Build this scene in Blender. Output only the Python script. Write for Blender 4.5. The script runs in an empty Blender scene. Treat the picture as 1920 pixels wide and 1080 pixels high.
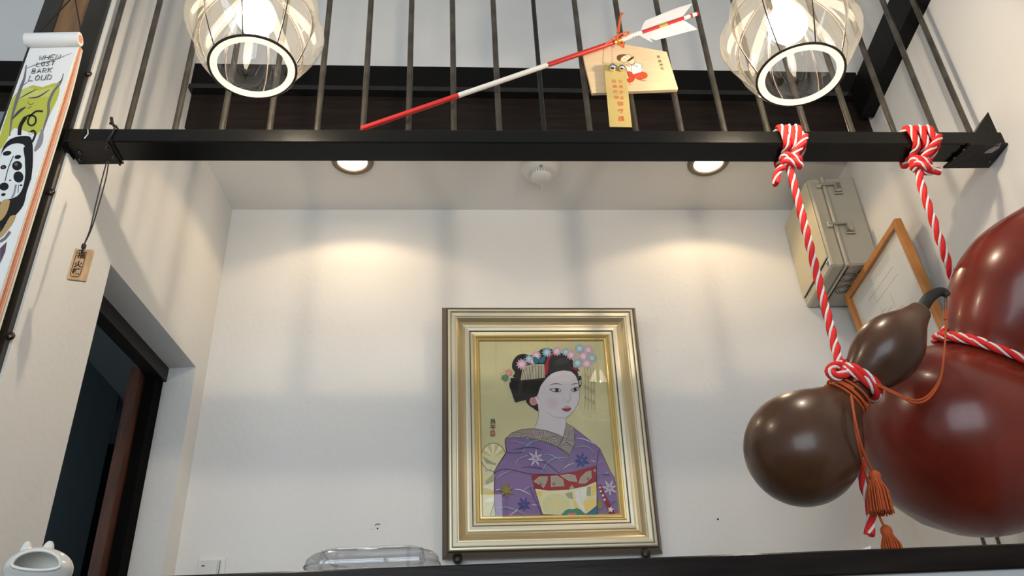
import bpy, math, random
import numpy as np
from mathutils import Vector, Matrix
from mathutils.geometry import tessellate_polygon

# ------------------------------------------------------------------ camera
CZ = 1.25                                    # eye height of the seated viewer
FPX = 1559.7
PITCH, ROLL, YAW = math.radians(30.93), math.radians(-2.98), math.radians(3.85)
_F = Vector((math.sin(YAW)*math.cos(PITCH), math.cos(YAW)*math.cos(PITCH), math.sin(PITCH)))
_r0 = Vector((math.cos(YAW), -math.sin(YAW), 0)); _u0 = _r0.cross(_F)
_R = math.cos(ROLL)*_r0 + math.sin(ROLL)*_u0
_U = -math.sin(ROLL)*_r0 + math.cos(ROLL)*_u0
CAM = Vector((0, 0, CZ))
scene = bpy.context.scene
C = scene.collection
cd = bpy.data.cameras.new('camera'); cam = bpy.data.objects.new('camera', cd); C.objects.link(cam)
cd.sensor_width = 36; cd.lens = FPX/1920*36; cd.clip_start = 0.02; cd.clip_end = 60
cam.matrix_world = Matrix(((_R.x, _U.x, -_F.x, 0), (_R.y, _U.y, -_F.y, 0), (_R.z, _U.z, -_F.z, CZ), (0, 0, 0, 1)))
scene.camera = cam

# ------------------------------------------------------------------ world and exposure
world = bpy.data.worlds.new('world'); scene.world = world; world.use_nodes = True
bg = world.node_tree.nodes['Background']
bg.inputs[0].default_value = (0.80, 0.91, 1.0, 1); bg.inputs[1].default_value = 5.0
vs = scene.view_settings
vs.view_transform = 'Standard'; vs.look = 'None'; vs.gamma = 1.0; vs.use_curve_mapping = False
vs.exposure = 0.0
BULB_POWER = 1600.0          # emission of the pendant bulbs
SPOT_W = 4.4              # watts of each recessed downlight

# ------------------------------------------------------------------ helpers
def ray(x, y): return _F + _R*((x-960)/FPX) - _U*((y-540)/FPX)
def at_y(x, y, Y): d = ray(x, y); return CAM + d*(Y/d.y)
def at_x(x, y, X): d = ray(x, y); return CAM + d*(X/d.x)
def at_z(x, y, Z): d = ray(x, y); return CAM + d*((Z-CZ)/d.z)
def at_plane(x, y, O, n): d = ray(x, y); return CAM + d*((O-CAM).dot(n)/d.dot(n))
def mpp(P): return (P-CAM).dot(_F)/FPX           # metres per photo pixel at a point
def lin(h):
    h = h.lstrip('#'); v = [int(h[i:i+2], 16)/255 for i in (0, 2, 4)]
    return tuple((c/12.92 if c <= .04045 else ((c+.055)/1.055)**2.4) for c in v)

_mats = {}
def mat(name, col, rough=.6, metal=0., bump=0., bscale=60., var=0., vscale=4., spec=.5, coat=0., stretch=None, coatr=.1):
    if name in _mats: return _mats[name]
    m = bpy.data.materials.new(name); m.use_nodes = True; _mats[name] = m
    nt = m.node_tree; b = nt.nodes['Principled BSDF']
    col = lin(col) if isinstance(col, str) else col
    b.inputs['Base Color'].default_value = (*col, 1)
    b.inputs['Roughness'].default_value = rough; b.inputs['Metallic'].default_value = metal
    b.inputs['Specular IOR Level'].default_value = spec
    if coat: b.inputs['Coat Weight'].default_value = coat; b.inputs['Coat Roughness'].default_value = coatr
    tc = nt.nodes.new('ShaderNodeTexCoord'); src = tc.outputs['Object']
    if stretch:
        mp = nt.nodes.new('ShaderNodeMapping'); mp.inputs['Scale'].default_value = stretch
        nt.links.new(src, mp.inputs[0]); src = mp.outputs[0]
    if var:
        n = nt.nodes.new('ShaderNodeTexNoise'); n.inputs['Scale'].default_value = vscale; n.inputs['Detail'].default_value = 5
        nt.links.new(src, n.inputs['Vector'])
        rp = nt.nodes.new('ShaderNodeValToRGB')
        rp.color_ramp.elements[0].position = .3; rp.color_ramp.elements[1].position = .7
        rp.color_ramp.elements[0].color = (*[c*(1-var) for c in col], 1)
        rp.color_ramp.elements[1].color = (*[min(1, c*(1+var)) for c in col], 1)
        nt.links.new(n.outputs['Fac'], rp.inputs[0]); nt.links.new(rp.outputs[0], b.inputs['Base Color'])
    if bump:
        n = nt.nodes.new('ShaderNodeTexNoise'); n.inputs['Scale'].default_value = bscale; n.inputs['Detail'].default_value = 4
        nt.links.new(src, n.inputs['Vector'])
        bp = nt.nodes.new('ShaderNodeBump'); bp.inputs['Strength'].default_value = bump; bp.inputs['Distance'].default_value = .004
        nt.links.new(n.outputs['Fac'], bp.inputs['Height']); nt.links.new(bp.outputs[0], b.inputs['Normal'])
    return m
def emit(name, col, s):
    m = bpy.data.materials.new(name); m.use_nodes = True; nt = m.node_tree
    e = nt.nodes.new('ShaderNodeEmission'); e.inputs[0].default_value = (*col, 1); e.inputs[1].default_value = s
    nt.links.new(e.outputs[0], nt.nodes['Material Output'].inputs[0]); return m
def thin_glass(name, tint=(1, 1, 1), rough=.02, refl=1.0):
    m = bpy.data.materials.new(name); m.use_nodes = True; nt = m.node_tree
    t = nt.nodes.new('ShaderNodeBsdfTransparent'); t.inputs[0].default_value = (*tint, 1)
    g = nt.nodes.new('ShaderNodeBsdfGlossy'); g.inputs['Roughness'].default_value = rough
    lw = nt.nodes.new('ShaderNodeLayerWeight'); lw.inputs[0].default_value = .5
    f = nt.nodes.new('ShaderNodeMath'); f.operation = 'POWER'; f.inputs[1].default_value = 3.5; nt.links.new(lw.outputs['Facing'], f.inputs[0])
    k = nt.nodes.new('ShaderNodeMath'); k.operation = 'MULTIPLY_ADD'; k.inputs[1].default_value = .85*min(refl, 1.15); k.inputs[2].default_value = .05*refl; k.use_clamp = True
    mx = nt.nodes.new('ShaderNodeMixShader')
    nt.links.new(f.outputs[0], k.inputs[0]); nt.links.new(k.outputs[0], mx.inputs[0])
    nt.links.new(t.outputs[0], mx.inputs[1]); nt.links.new(g.outputs[0], mx.inputs[2])
    nt.links.new(mx.outputs[0], nt.nodes['Material Output'].inputs[0]); return m

class MB:
    """collects faces in world coordinates; build() links them as one mesh object"""
    def __init__(s): s.v = []; s.f = []; s.mi = []; s.sm = []
    def add(s, vs, fs, m=0, smooth=False):
        o = len(s.v); s.v += [Vector(p) for p in vs]
        for f in fs: s.f.append([i+o for i in f]); s.mi.append(m); s.sm.append(smooth)
        return s
    def hexa(s, p, m=0):            # 8 corners: 0-3 bottom loop, 4-7 top loop
        return s.add(p, [(3, 2, 1, 0), (4, 5, 6, 7), (0, 1, 5, 4), (1, 2, 6, 5), (2, 3, 7, 6), (3, 0, 4, 7)], m)
    def box(s, a, b, m=0):
        (x0, y0, z0), (x1, y1, z1) = a, b
        return s.hexa([(x0, y0, z0), (x1, y0, z0), (x1, y1, z0), (x0, y1, z0), (x0, y0, z1), (x1, y0, z1), (x1, y1, z1), (x0, y1, z1)], m)
    def obox(s, O, ex, ey, ez, m=0, bev=0):   # oriented box centred on O with half vectors
        if not bev:
            c = [O+ex*a+ey*b+ez*c_ for c_ in (-1, 1) for a, b in ((-1, -1), (1, -1), (1, 1), (-1, 1))]
            return s.hexa(c, m)
        lx, ly, lz = ex.length, ey.length, ez.length; ux, uy, uz = ex/lx, ey/ly, ez/lz
        rows = []
        for z, ins in ((-lz, bev), (-lz+bev, 0), (lz-bev, 0), (lz, bev)):
            X, Y = lx-ins, ly-ins; B = bev
            rows.append([O+ux*a+uy*b+uz*z for a, b in ((-X+B, -Y), (X-B, -Y), (X, -Y+B), (X, Y-B), (X-B, Y), (-X+B, Y), (-X, Y-B), (-X, -Y+B))])
        return s.loft(rows, m, cap=True)
    def prism(s, poly, d, m=0):     # closed polygon extruded by vector d
        n = len(poly); P = [Vector(p) for p in poly]; d = Vector(d)
        return s.add(P+[p+d for p in P], [tuple(range(n))[::-1], tuple(range(n, 2*n))]+[(i, (i+1) % n, (i+1) % n+n, i+n) for i in range(n)], m)
    def loft(s, rows, m=0, cap=False, smooth=False, close=True):
        n = len(rows[0]); vs = [p for r in rows for p in r]; fs = []
        for k in range(len(rows)-1):
            for i in range(n if close else n-1):
                j = (i+1) % n
                fs.append((k*n+i, k*n+j, (k+1)*n+j, (k+1)*n+i))
        s.add(vs, fs, m, smooth)
        if cap:
            s.add(rows[0], [tuple(range(n))[::-1]], m); s.add(rows[-1], [tuple(range(n))], m)
        return s
    def tube(s, path, r, n=8, m=0, cap=True, closed=False, smooth=True):
        fr = frames(path, closed); rows = []
        for i, (P, a, b) in enumerate(fr):
            rr = r[i] if isinstance(r, (list, tuple)) else r
            rows.append([P+a*(rr*math.cos(2*math.pi*k/n))+b*(rr*math.sin(2*math.pi*k/n)) for k in range(n)])
        if closed: rows.append(rows[0])
        return s.loft(rows, m, cap and not closed, smooth)
    def lathe(s, O, ax, prof, n=32, m=0, smooth=True, fn=None):   # prof: (t along ax, radius)
        ax = Vector(ax).normalized(); a = ax.orthogonal().normalized(); b = ax.cross(a)
        rows = []
        for t, r in prof:
            row = []
            for k in range(n):
                th = 2*math.pi*k/n; rr = r*(fn(th, t) if fn else 1)
                row.append(O+ax*t+a*(max(rr, 1e-5)*math.cos(th))+b*(max(rr, 1e-5)*math.sin(th)))
            rows.append(row)
        return s.loft(rows, m, False, smooth)
    def ball(s, O, r, m=0, sx=1, n=16):
        ax = Vector((0, 0, 1))
        return s.lathe(O, ax, [(-r*sx*math.cos(math.pi*i/10), r*math.sin(math.pi*i/10)) for i in range(11)], n, m)
    def build(s, name, mats, parent=None, root=None):
        if not isinstance(mats, (list, tuple)): mats = [mats]
        me = bpy.data.meshes.new(name)
        if parent is not None:
            q = parent
            while q.parent is not None: q = q.parent
            L = q.location.copy()
        elif root is not None: L = Vector(root)
        else:
            xs = np.array([tuple(p) for p in s.v]); L = Vector(((xs[:, 0].min()+xs[:, 0].max())/2, (xs[:, 1].min()+xs[:, 1].max())/2, xs[:, 2].min()))
        me.from_pydata([tuple(p-L) for p in s.v], [], s.f)
        for x in mats: me.materials.append(x)
        me.polygons.foreach_set('material_index', s.mi); me.polygons.foreach_set('use_smooth', s.sm)
        me.update()
        o = bpy.data.objects.new(name, me); C.objects.link(o)
        if parent is not None: o.parent = parent
        else: o.location = L
        return o
def frames(path, closed=False):
    P = [Vector(p) for p in path]; n = len(P); out = []; a = None
    for i in range(n):
        if closed: t = (P[(i+1) % n]-P[i-1])
        else: t = P[min(i+1, n-1)]-P[max(i-1, 0)]
        t.normalize()
        if a is None: a = t.orthogonal().normalized()
        else:
            a = (a-t*a.dot(t))
            a = a.normalized() if a.length > 1e-6 else t.orthogonal().normalized()
        out.append((P[i], a.copy(), t.cross(a)))
    return out
def spline(pts, k=8, closed=False):
    P = [Vector(p) for p in pts]; n = len(P); out = []
    for i in range(n if closed else n-1):
        if closed: p0, p1, p2, p3 = P[i-1], P[i], P[(i+1) % n], P[(i+2) % n]
        else: p0, p1, p2, p3 = P[max(i-1, 0)], P[i], P[i+1], P[min(i+2, n-1)]
        for j in range(k):
            t = j/k
            out.append(.5*((2*p1)+(p2-p0)*t+(2*p0-5*p1+4*p2-p3)*t*t+(3*p1-p0-3*p2+p3)*t**3))
    if not closed: out.append(P[-1].copy())
    return out
def resample(path, step):
    out = [path[0].copy()]; acc = 0
    for a, b in zip(path, path[1:]):
        L = (b-a).length; d = step-acc
        while d <= L and L > 0: out.append(a.lerp(b, d/L)); d += step
        acc = (acc+L) % step
    return out
def empty(name, loc):
    o = bpy.data.objects.new(name, None); C.objects.link(o); o.location = loc; o.empty_display_size = .05; return o
def tag(o, label=None, cat=None, group=None, kind=None):
    if label: o['label'] = label
    if cat: o['category'] = cat
    if group: o['group'] = group
    if kind: o['kind'] = kind
    return o
def thing(name, loc, label, cat, group=None): return tag(empty(name, loc), label, cat, group)
V = Vector

# ------------------------------------------------------------------ materials
plaster = mat('white_plaster', (.78, .775, .765), .92, bump=.28, bscale=55, var=.02, vscale=3, spec=.2)
plaster_up = mat('upper_plaster', (.78, .77, .755), .92, bump=.3, bscale=45, var=.04, vscale=2.5, spec=.2)
black_paint = mat('black_paint', (.004, .004, .0036), .27, bump=.085, bscale=420, spec=.28)
black_wood = mat('black_wood', (.005, .0045, .004), .5, bump=.2, bscale=30, stretch=(1, 8, 8), spec=.12)
brown_board = mat('brown_board', (.018, .011, .008), .6, spec=.2, bump=.3, bscale=40, var=.4, vscale=6, stretch=(1, 6, 12))
rod_steel = mat('rod_steel', (.12, .105, .085), .38, metal=.75, bump=.15, bscale=90, var=.35, vscale=22)
steel_dark = mat('dark_steel', (.042, .038, .032), .45, metal=.4, bump=.12, bscale=60, var=.35, vscale=5)
wood_mid = mat('stud_wood', (.22, .12, .055), .6, bump=.2, bscale=30, var=.25, vscale=8, stretch=(8, 8, 1))

# ------------------------------------------------------------------ setting
YB = 2.42                                   # alcove back wall
def back_y(x): return YB+.02*x
XLB, XLF, XRB, XRF = -.808, -.879, 1.332, 1.276
def left_x(y): return XLF+(XLB-XLF)*(y-1.45)/(YB-1.45)
def right_x(y): return XRF+(XRB-XRF)*(y-1.45)/(YB-1.45)
NL = V((XLB-XLF, YB-1.45, 0)).normalized(); NLn = V((NL.y, -NL.x, 0))
NR = V((XRB-XRF, YB-1.45, 0)).normalized(); NRn = V((-NR.y, NR.x, 0))
OL = V((XLF, 1.45, CZ)); OR = V((XRF, 1.45, CZ))
def on_left(x, y, off=0): return at_plane(x, y, OL+NLn*off, NLn)
def on_right(x, y, off=0): return at_plane(x, y, OR+NRn*off, NRn)
TOP = CZ+3.0
zc0 = at_y(436, 393, back_y(-.81)).z; zc1 = at_y(1470, 394, back_y(1.17)).z
def ceil_z(x): return zc0+(zc1-zc0)*(x+.81)/(1.98)
YF = 1.94                                   # face of the loft edge
def wall_seg(mb, p, q, z0, z1, th):         # plan segment p->q thickened to its left by th
    d = (q-p).normalized(); n = V((-d.y, d.x, 0))*th
    a, b = V((p.x, p.y, 0)), V((q.x, q.y, 0))
    mb.hexa([a+V((0, 0, z0)), b+V((0, 0, z0)), b+n+V((0, 0, z0)), a+n+V((0, 0, z0)), a+V((0, 0, z1)), b+V((0, 0, z1)), b+n+V((0, 0, z1)), a+n+V((0, 0, z1))])
def struct(o): return tag(o, kind='structure')

mb = MB(); wall_seg(mb, V((1.40, back_y(1.40), 0)), V((-.95, back_y(-.95), 0)), 0, CZ+1.95, -.12)
struct(mb.build('wall_back', plaster))
# left partition with the doorway
PT = .092
dN, dF = on_left(210, 485), on_left(366, 697)
zl = (dN.z+dF.z)/2
def lp(y): return V((left_x(y), y, 0))
mb = MB()
wall_seg(mb, lp(1.475), lp(dN.y), 0, TOP, PT)
wall_seg(mb, lp(dN.y), lp(dF.y), zl, TOP, PT)
wall_seg(mb, lp(dF.y), lp(2.56), 0, TOP, PT)
struct(mb.build('wall_left', plaster))
# right wall
mb = MB(); wall_seg(mb, V((right_x(2.56), 2.56, 0)), V((right_x(-2.7), -2.7, 0)), 0, TOP, .12)
struct(mb.build('wall_right', plaster))
# alcove ceiling (soffit of the loft)
mb = MB(); mb.hexa([V((x, y, ceil_z(x)+h)) for h in (0, .1) for x, y in ((-.95, YF+.05), (1.42, YF+.05), (1.42, 2.56), (-.95, 2.56))])
struct(mb.build('ceiling_alcove', plaster))
# upper wall above the loft edge
mb = MB(); mb.box((-3.0, YF+.03, CZ+1.82), (1.45, YF+.15, TOP)); struct(mb.build('wall_upper', plaster_up))
mb = MB(); mb.box((-3.0, -2.7, TOP), (1.5, YF+.15, TOP+.1)); struct(mb.build('ceiling', plaster))
mb = MB(); mb.box((-3.0, -2.7, -.05), (1.5, 4.4, 0)); struct(mb.build('floor', mat('floor_wood', (.11, .07, .045), .5, bump=.2, bscale=12, var=.3, vscale=3, stretch=(1, 10, 1))))
# street side behind the viewer: wall with a wide shop window
mb = MB()
mb.box((-3.0, -2.7, 0), (-2.3, -2.58, TOP)); mb.box((.75, -2.7, 0), (1.4, -2.58, TOP))
mb.box((-2.3, -2.7, 0), (.75, -2.58, .45)); mb.box((-2.3, -2.7, 2.65), (.75, -2.58, TOP))
struct(mb.build('wall_front', plaster))
mb = MB()
for x in (-2.3, -1.3, -.3, .70): mb.box((x, -2.66, .45), (x+.05, -2.60, 2.65))
for z in (.45, 2.0, 2.60): mb.box((-2.3, -2.66, z), (.75, -2.60, z+.05))
struct(mb.build('window_1', black_wood))
mb = MB(); mb.box((-3.1, -2.7, 0), (-3.0, YF+.1, TOP)); struct(mb.build('wall_bay', plaster))
# bay beside the partition, under the loft edge
mb = MB(); mb.box((-3.0, YF+.06, CZ+1.44), (left_x(1.98)-PT, YF+.12, CZ+1.9))
mb.box((-3.0, 1.60, 0), (-1.72, 1.66, CZ+1.44)); mb.box((-1.02, 1.60, 0), (left_x(1.6)-PT-.001, 1.66, CZ+1.44)); mb.box((-1.72, 1.60, CZ+1.2), (-1.02, 1.66, CZ+1.44)); mb.box((-3.0, 1.60, CZ+1.44), (left_x(1.6)-PT-.001, YF+.12, CZ+1.50)); struct(mb.build('wall_bay_back', mat('bay_grey', (.25, .29, .32), .9, bump=.2)))  # unseen opening in this wall added to let daylight into the inner room

# daylight portal at the window
pl = bpy.data.lights.new('window_portal', 'AREA'); pl.shape = 'RECTANGLE'; pl.size = 3.05; pl.size_y = 2.2; pl.cycles.is_portal = True
po = bpy.data.objects.new('window_portal', pl); C.objects.link(po); po.location = (-.775, -2.57, 1.55); po.rotation_euler = (math.radians(90), 0, 0)

# loft edge: upper beam, moulding, lower board
zt = at_y(960, 127, YF).z; zl1 = at_y(960, 172, YF).z; zl2 = at_y(960, 181, YF).z
dz = (at_y(1640, 136, YF).z-at_y(330, 118, YF).z)/(at_y(1640, 136, YF).x-at_y(330, 118, YF).x)
xm = at_y(960, 127, YF).x
def fbox(mb, x0, x1, y0, y1, za, zb):
    mb.hexa([V((x, y, z+dz*(x-xm))) for z in (za, zb) for x, y in ((x0, y0), (x1, y0), (x1, y1), (x0, y1))])
mb = MB(); fbox(mb, -3.0, right_x(YF)+.01, YF, YF+.12, zl1, zt)
o = struct(mb.build('trim_1', black_wood)); o['label'] = 'black timber beam along the loft edge'
mb = MB(); fbox(mb, -3.0, right_x(YF)+.01, YF-.012, YF+.1, zl1-.012, zl1+.006)
o = struct(mb.build('trim_2', mat('gloss_black', (.012, .012, .012), .18, bump=.2, bscale=30)))
mb = MB(); fbox(mb, -3.0, right_x(YF)+.01, YF+.018, YF+.1, ceil_z(.2)-.04, zl1)
o = struct(mb.build('trim_3', brown_board)); o['label'] = 'dark brown board under the black loft beam'
# beam running along the right wall
e0, e1 = on_right(1647, 203), on_right(1742, 7)
d = (e1-e0).normalized(); e1 = e0+d*1.1; e0 = e0-d*.04
up = NRn.cross(d).normalized(); up = up if up.z > 0 else -up
w1 = NRn*.045
mb = MB(); mb.hexa([e0-NRn*.02, e0+w1, e1+w1, e1-NRn*.02, e0-NRn*.02+up*.12, e0+w1+up*.12, e1+w1+up*.12, e1-NRn*.02+up*.12])
o = struct(mb.build('trim_4', black_wood)); o['label'] = 'black timber running up along the right wall'

# doorway: dark frame at the far side and the dim room beyond
ni = -NLn
mb = MB()
a0, a1 = lp(dN.y-.02)+ni*(PT-.01), lp(dF.y+.03)+ni*(PT-.01)
mb.hexa([V((p.x, p.y, z)) for z in (zl-.045, zl+.03) for p in (a0, a1, a1+ni*.04, a0+ni*.04)])
door = struct(mb.build('door_1', mat('door_dark', (.012, .010, .009), .5, bump=.15)))
def dbox(ya, yb_, o0, o1, z1):
    def q(y, o): p = lp(y)+ni*o; return p
    return MB().hexa([V((p.x, p.y, z)) for z in (0, z1) for p in (q(ya, o0), q(yb_, o0), q(yb_, o1), q(ya, o1))])
yj = on_left(291, 703, -PT-.001).y
dbox(yj, dF.y+.03, PT+.0005, PT+.03, zl).build('door_jamb', mat('jamb_black', (.004, .004, .004), .8, spec=.05), door)
o_ = PT+.035; ya, ym, yb2 = on_left(262, 688, -o_).y, on_left(279, 700, -o_).y, on_left(287, 705, -o_).y
dbox(ya, ym, o_, o_+.03, zl-.03).build('sliding_door_edge', mat('door_brown', (.085, .035, .022), .5, bump=.2, bscale=30, var=.3, vscale=10, stretch=(6, 6, 1)), door)
dbox(ym, yb2, o_+.004, o_+.02, zl-.03).build('door_rail', mat('door_grey', (.12, .11, .10), .6), door)
XS = -1.62
sA, sB = at_x(177, 688, XS), at_x(223, 739, XS)
zs = (sA.z+sB.z)/2
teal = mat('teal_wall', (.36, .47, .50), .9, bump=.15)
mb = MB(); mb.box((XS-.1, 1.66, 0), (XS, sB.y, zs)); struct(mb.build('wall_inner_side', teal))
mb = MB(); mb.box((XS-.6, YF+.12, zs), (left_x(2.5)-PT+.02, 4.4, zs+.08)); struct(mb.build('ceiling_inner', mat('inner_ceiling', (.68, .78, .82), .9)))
mb = MB(); mb.box((XS-.6, 4.3, 0), (left_x(2.5)-PT+.6, 4.4, zs+.08)); mb.box((left_x(2.5)-PT+.02, 2.56, 0), (left_x(2.5)-PT+.1, 4.4, zs+.08)); mb.box((XS-.7, YF+.12, 0), (XS-.6, 4.4, zs+.08)); struct(mb.build('wall_inner_far', mat('inner_dark', (.02, .022, .024), .9)))  # near-black colour stands in for the unlit void past the side wall

# post at the end of the partition
YP = 1.46
def px_x(x, y, Y): return at_y(x, y, Y).x
p0, p1, p2, p3 = px_x(84, 0, YP), px_x(117, 0, YP), px_x(168, 0, YP), min(px_x(214, 0, YP)-.004, at_y(130, 240, 1.45).x-.006)
post = thing('steel_post', V(((p0+p3)/2, YP+.03, 0)), 'dark steel post with a brown timber core behind the hanging dog calendar', 'post')
MB().box((p0, YP, 0), (p1, YP+.02, TOP)).build('steel_angle', steel_dark, post)
MB().box((p1-.005, YP+.006, 0), (p2+.005, YP+.03, TOP)).build('timber_core', wood_mid, post)
MB().box((p2, YP, 0), (p3, YP+.014, TOP)).box((p3-.010, YP+.014, 0), (p3, YP+.02, TOP)).build('steel_angle', steel_dark, post)
bolt_m = mat('bolt_metal', (.10, .07, .06), .25, metal=.9)
for q in ((165, 138), (95, 360), (19, 630)):
    P = at_y(*q, YP); b = MB(); b.lathe(P+V((0, .002, 0)), (0, -1, 0), [(0, .009), (.003, .0088), (.006, .006), (.0075, .0001)], 12); b.build('bolt', bolt_m, post)

# ------------------------------------------------------------------ railing
RL, RR = at_y(130, 240, 1.45), at_y(1884, 246.5, 1.45)
hz = RL.z-at_y(130, 265.5, 1.45).z
hz2 = RR.z-at_y(1884, 270.5, 1.45).z
hz = (hz+hz2)/2
yb = at_z(800, 302, at_y(800, 241, 1.45).z-hz).y
rail = thing('railing', V(((RL.x+RR.x)/2, 1.47, RL.z)), 'black steel loft railing of thin round bars on a square rail', 'railing')
def rz(x): return RL.z+(RR.z-RL.z)*(x-RL.x)/(RR.x-RL.x)     # top of rail
xl, xr = RL.x, right_x(1.47)-.001
mb = MB(); b_ = .003
rows = []
for x in (xl, xr):
    t = rz(x); rows.append([V((x, y, z)) for y, z in ((1.45+b_, t), (1.45, t-b_), (1.45, t-hz+b_), (1.45+b_, t-hz), (yb-b_, t-hz), (yb, t-hz+b_), (yb, t-b_), (yb-b_, t))])
mb.loft(rows, 0, True); mb.build('bottom_rail', black_paint, rail)
BX = [163, 240, 329, 417, 506, 595, 681, 766, 851, 936, 1020, 1106, 1192, 1277, 1358, 1439, 1512, 1597, 1675, 1753, 1817]
YBAR = 1.485
bm = None
for bx in BX:
    P = at_y(bx, 238+bx/240, YBAR); x = P.x
    if bm is None:
        b = MB(); b.tube([V((x, YBAR, rz(x)-.004)), V((x, YBAR, TOP))], .0072, 10, cap=False); o = b.build('baluster', rod_steel, rail); bm = (o, x)
    elif bx == 1020:
        b = MB(); b.tube([V((x, YBAR, rz(x)-.004)), V((x, YBAR, TOP))], .0060, 10, cap=False); o = b.build('baluster', mat('rod_black', (.006, .006, .006), .25, bump=.3, bscale=120), rail); o['label'] = 'thinner glossy black bar'
    else:
        o = bm[0].copy(); C.objects.link(o); o.parent = rail; o.location = (x-bm[1], 0, rz(x)-rz(bm[1]))
# end brackets
plate = mat('plate_black', (.006, .0058, .0055), .36, bump=.3, bscale=90, spec=.25)
t = rz(xl)
b = MB(); b.box((xl-.004, 1.447, t-hz-.012), (xl+.001, yb+.02, t+.008)); b.build('end_plate', plate, rail)
Lb = at_z(232, 302, t-hz).x
b = MB(); b.box((xl, 1.444, t-hz-.005), (Lb, yb+.005, t-hz-.0005)); lp_ = b.build('bracket_plate', plate, rail)
for q in ((149, 286), (200, 276), (213, 295), (149, 299)):
    P = at_z(*q, t-hz-.005); b = MB(); b.lathe(P, (0, 0, -1), [(-.001, .005), (.002, .0048), (.0035, .003), (.004, .0001)], 10); b.build('bolt', bolt_m, lp_)
b = MB(); P = at_y(165, 243, 1.45); Q = at_y(160, 260, 1.45)
b.tube([P+V((0, -.0005, 0)), P.lerp(Q, .5)+V((.003, -.0005, 0)), Q+V((-.002, -.0005, 0))], .0013, 6); b.build('scratch', mat('bare_metal', (.7, .7, .7), .4, metal=.6), rail)
t = rz(xr)
Rb = at_z(1778, 308, t-hz).x
b = MB(); b.prism([V((Rb+.012, 1.444, t-hz-.006)), V((xr, 1.444, t-hz-.006)), V((xr, yb+.012, t-hz-.006)), V((Rb-.01, yb+.012, t-hz-.006))], (0, 0, .0055)); rp = b.build('bracket_plate', plate, rail)
for q in ((1807, 282), (1870, 272), (1855, 303), (1790, 297)):
    P = at_z(*q, t-hz-.006); b = MB(); b.lathe(P, (0, 0, -1), [(-.001, .004), (.0015, .0038), (.0028, .002), (.003, .0001)], 10); b.build('bolt', bolt_m, rp)
b = MB(); P = at_z(1868, 276, t-hz-.0063)
b.prism([P+V((-.014, .01, 0)), P+V((.004, -.014, 0)), P+V((.009, .004, 0)), P+V((.0, .02, 0)), P+V((-.018, .022, 0))], (0, 0, .0005)); b.build('worn_patch', mat('bare_steel', (.30, .30, .30), .45, metal=.3, bump=.5, bscale=120), rp)
# triangular gusset standing on the rail end
A_ = at_y(1826, 243, 1.452); B_ = V((xr, 1.452, rz(xr))); T_ = at_y(1858, 202, 1.452)
Bq = at_y(1876, 246, 1.452)
b = MB(); b.prism([V((A_.x, 1.46, rz(A_.x)-.002)), V((Bq.x, 1.46, rz(Bq.x)-.002)), V((T_.x, 1.46, T_.z))], (0, .05, 0)); b.build('gusset', plate, rail)
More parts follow.
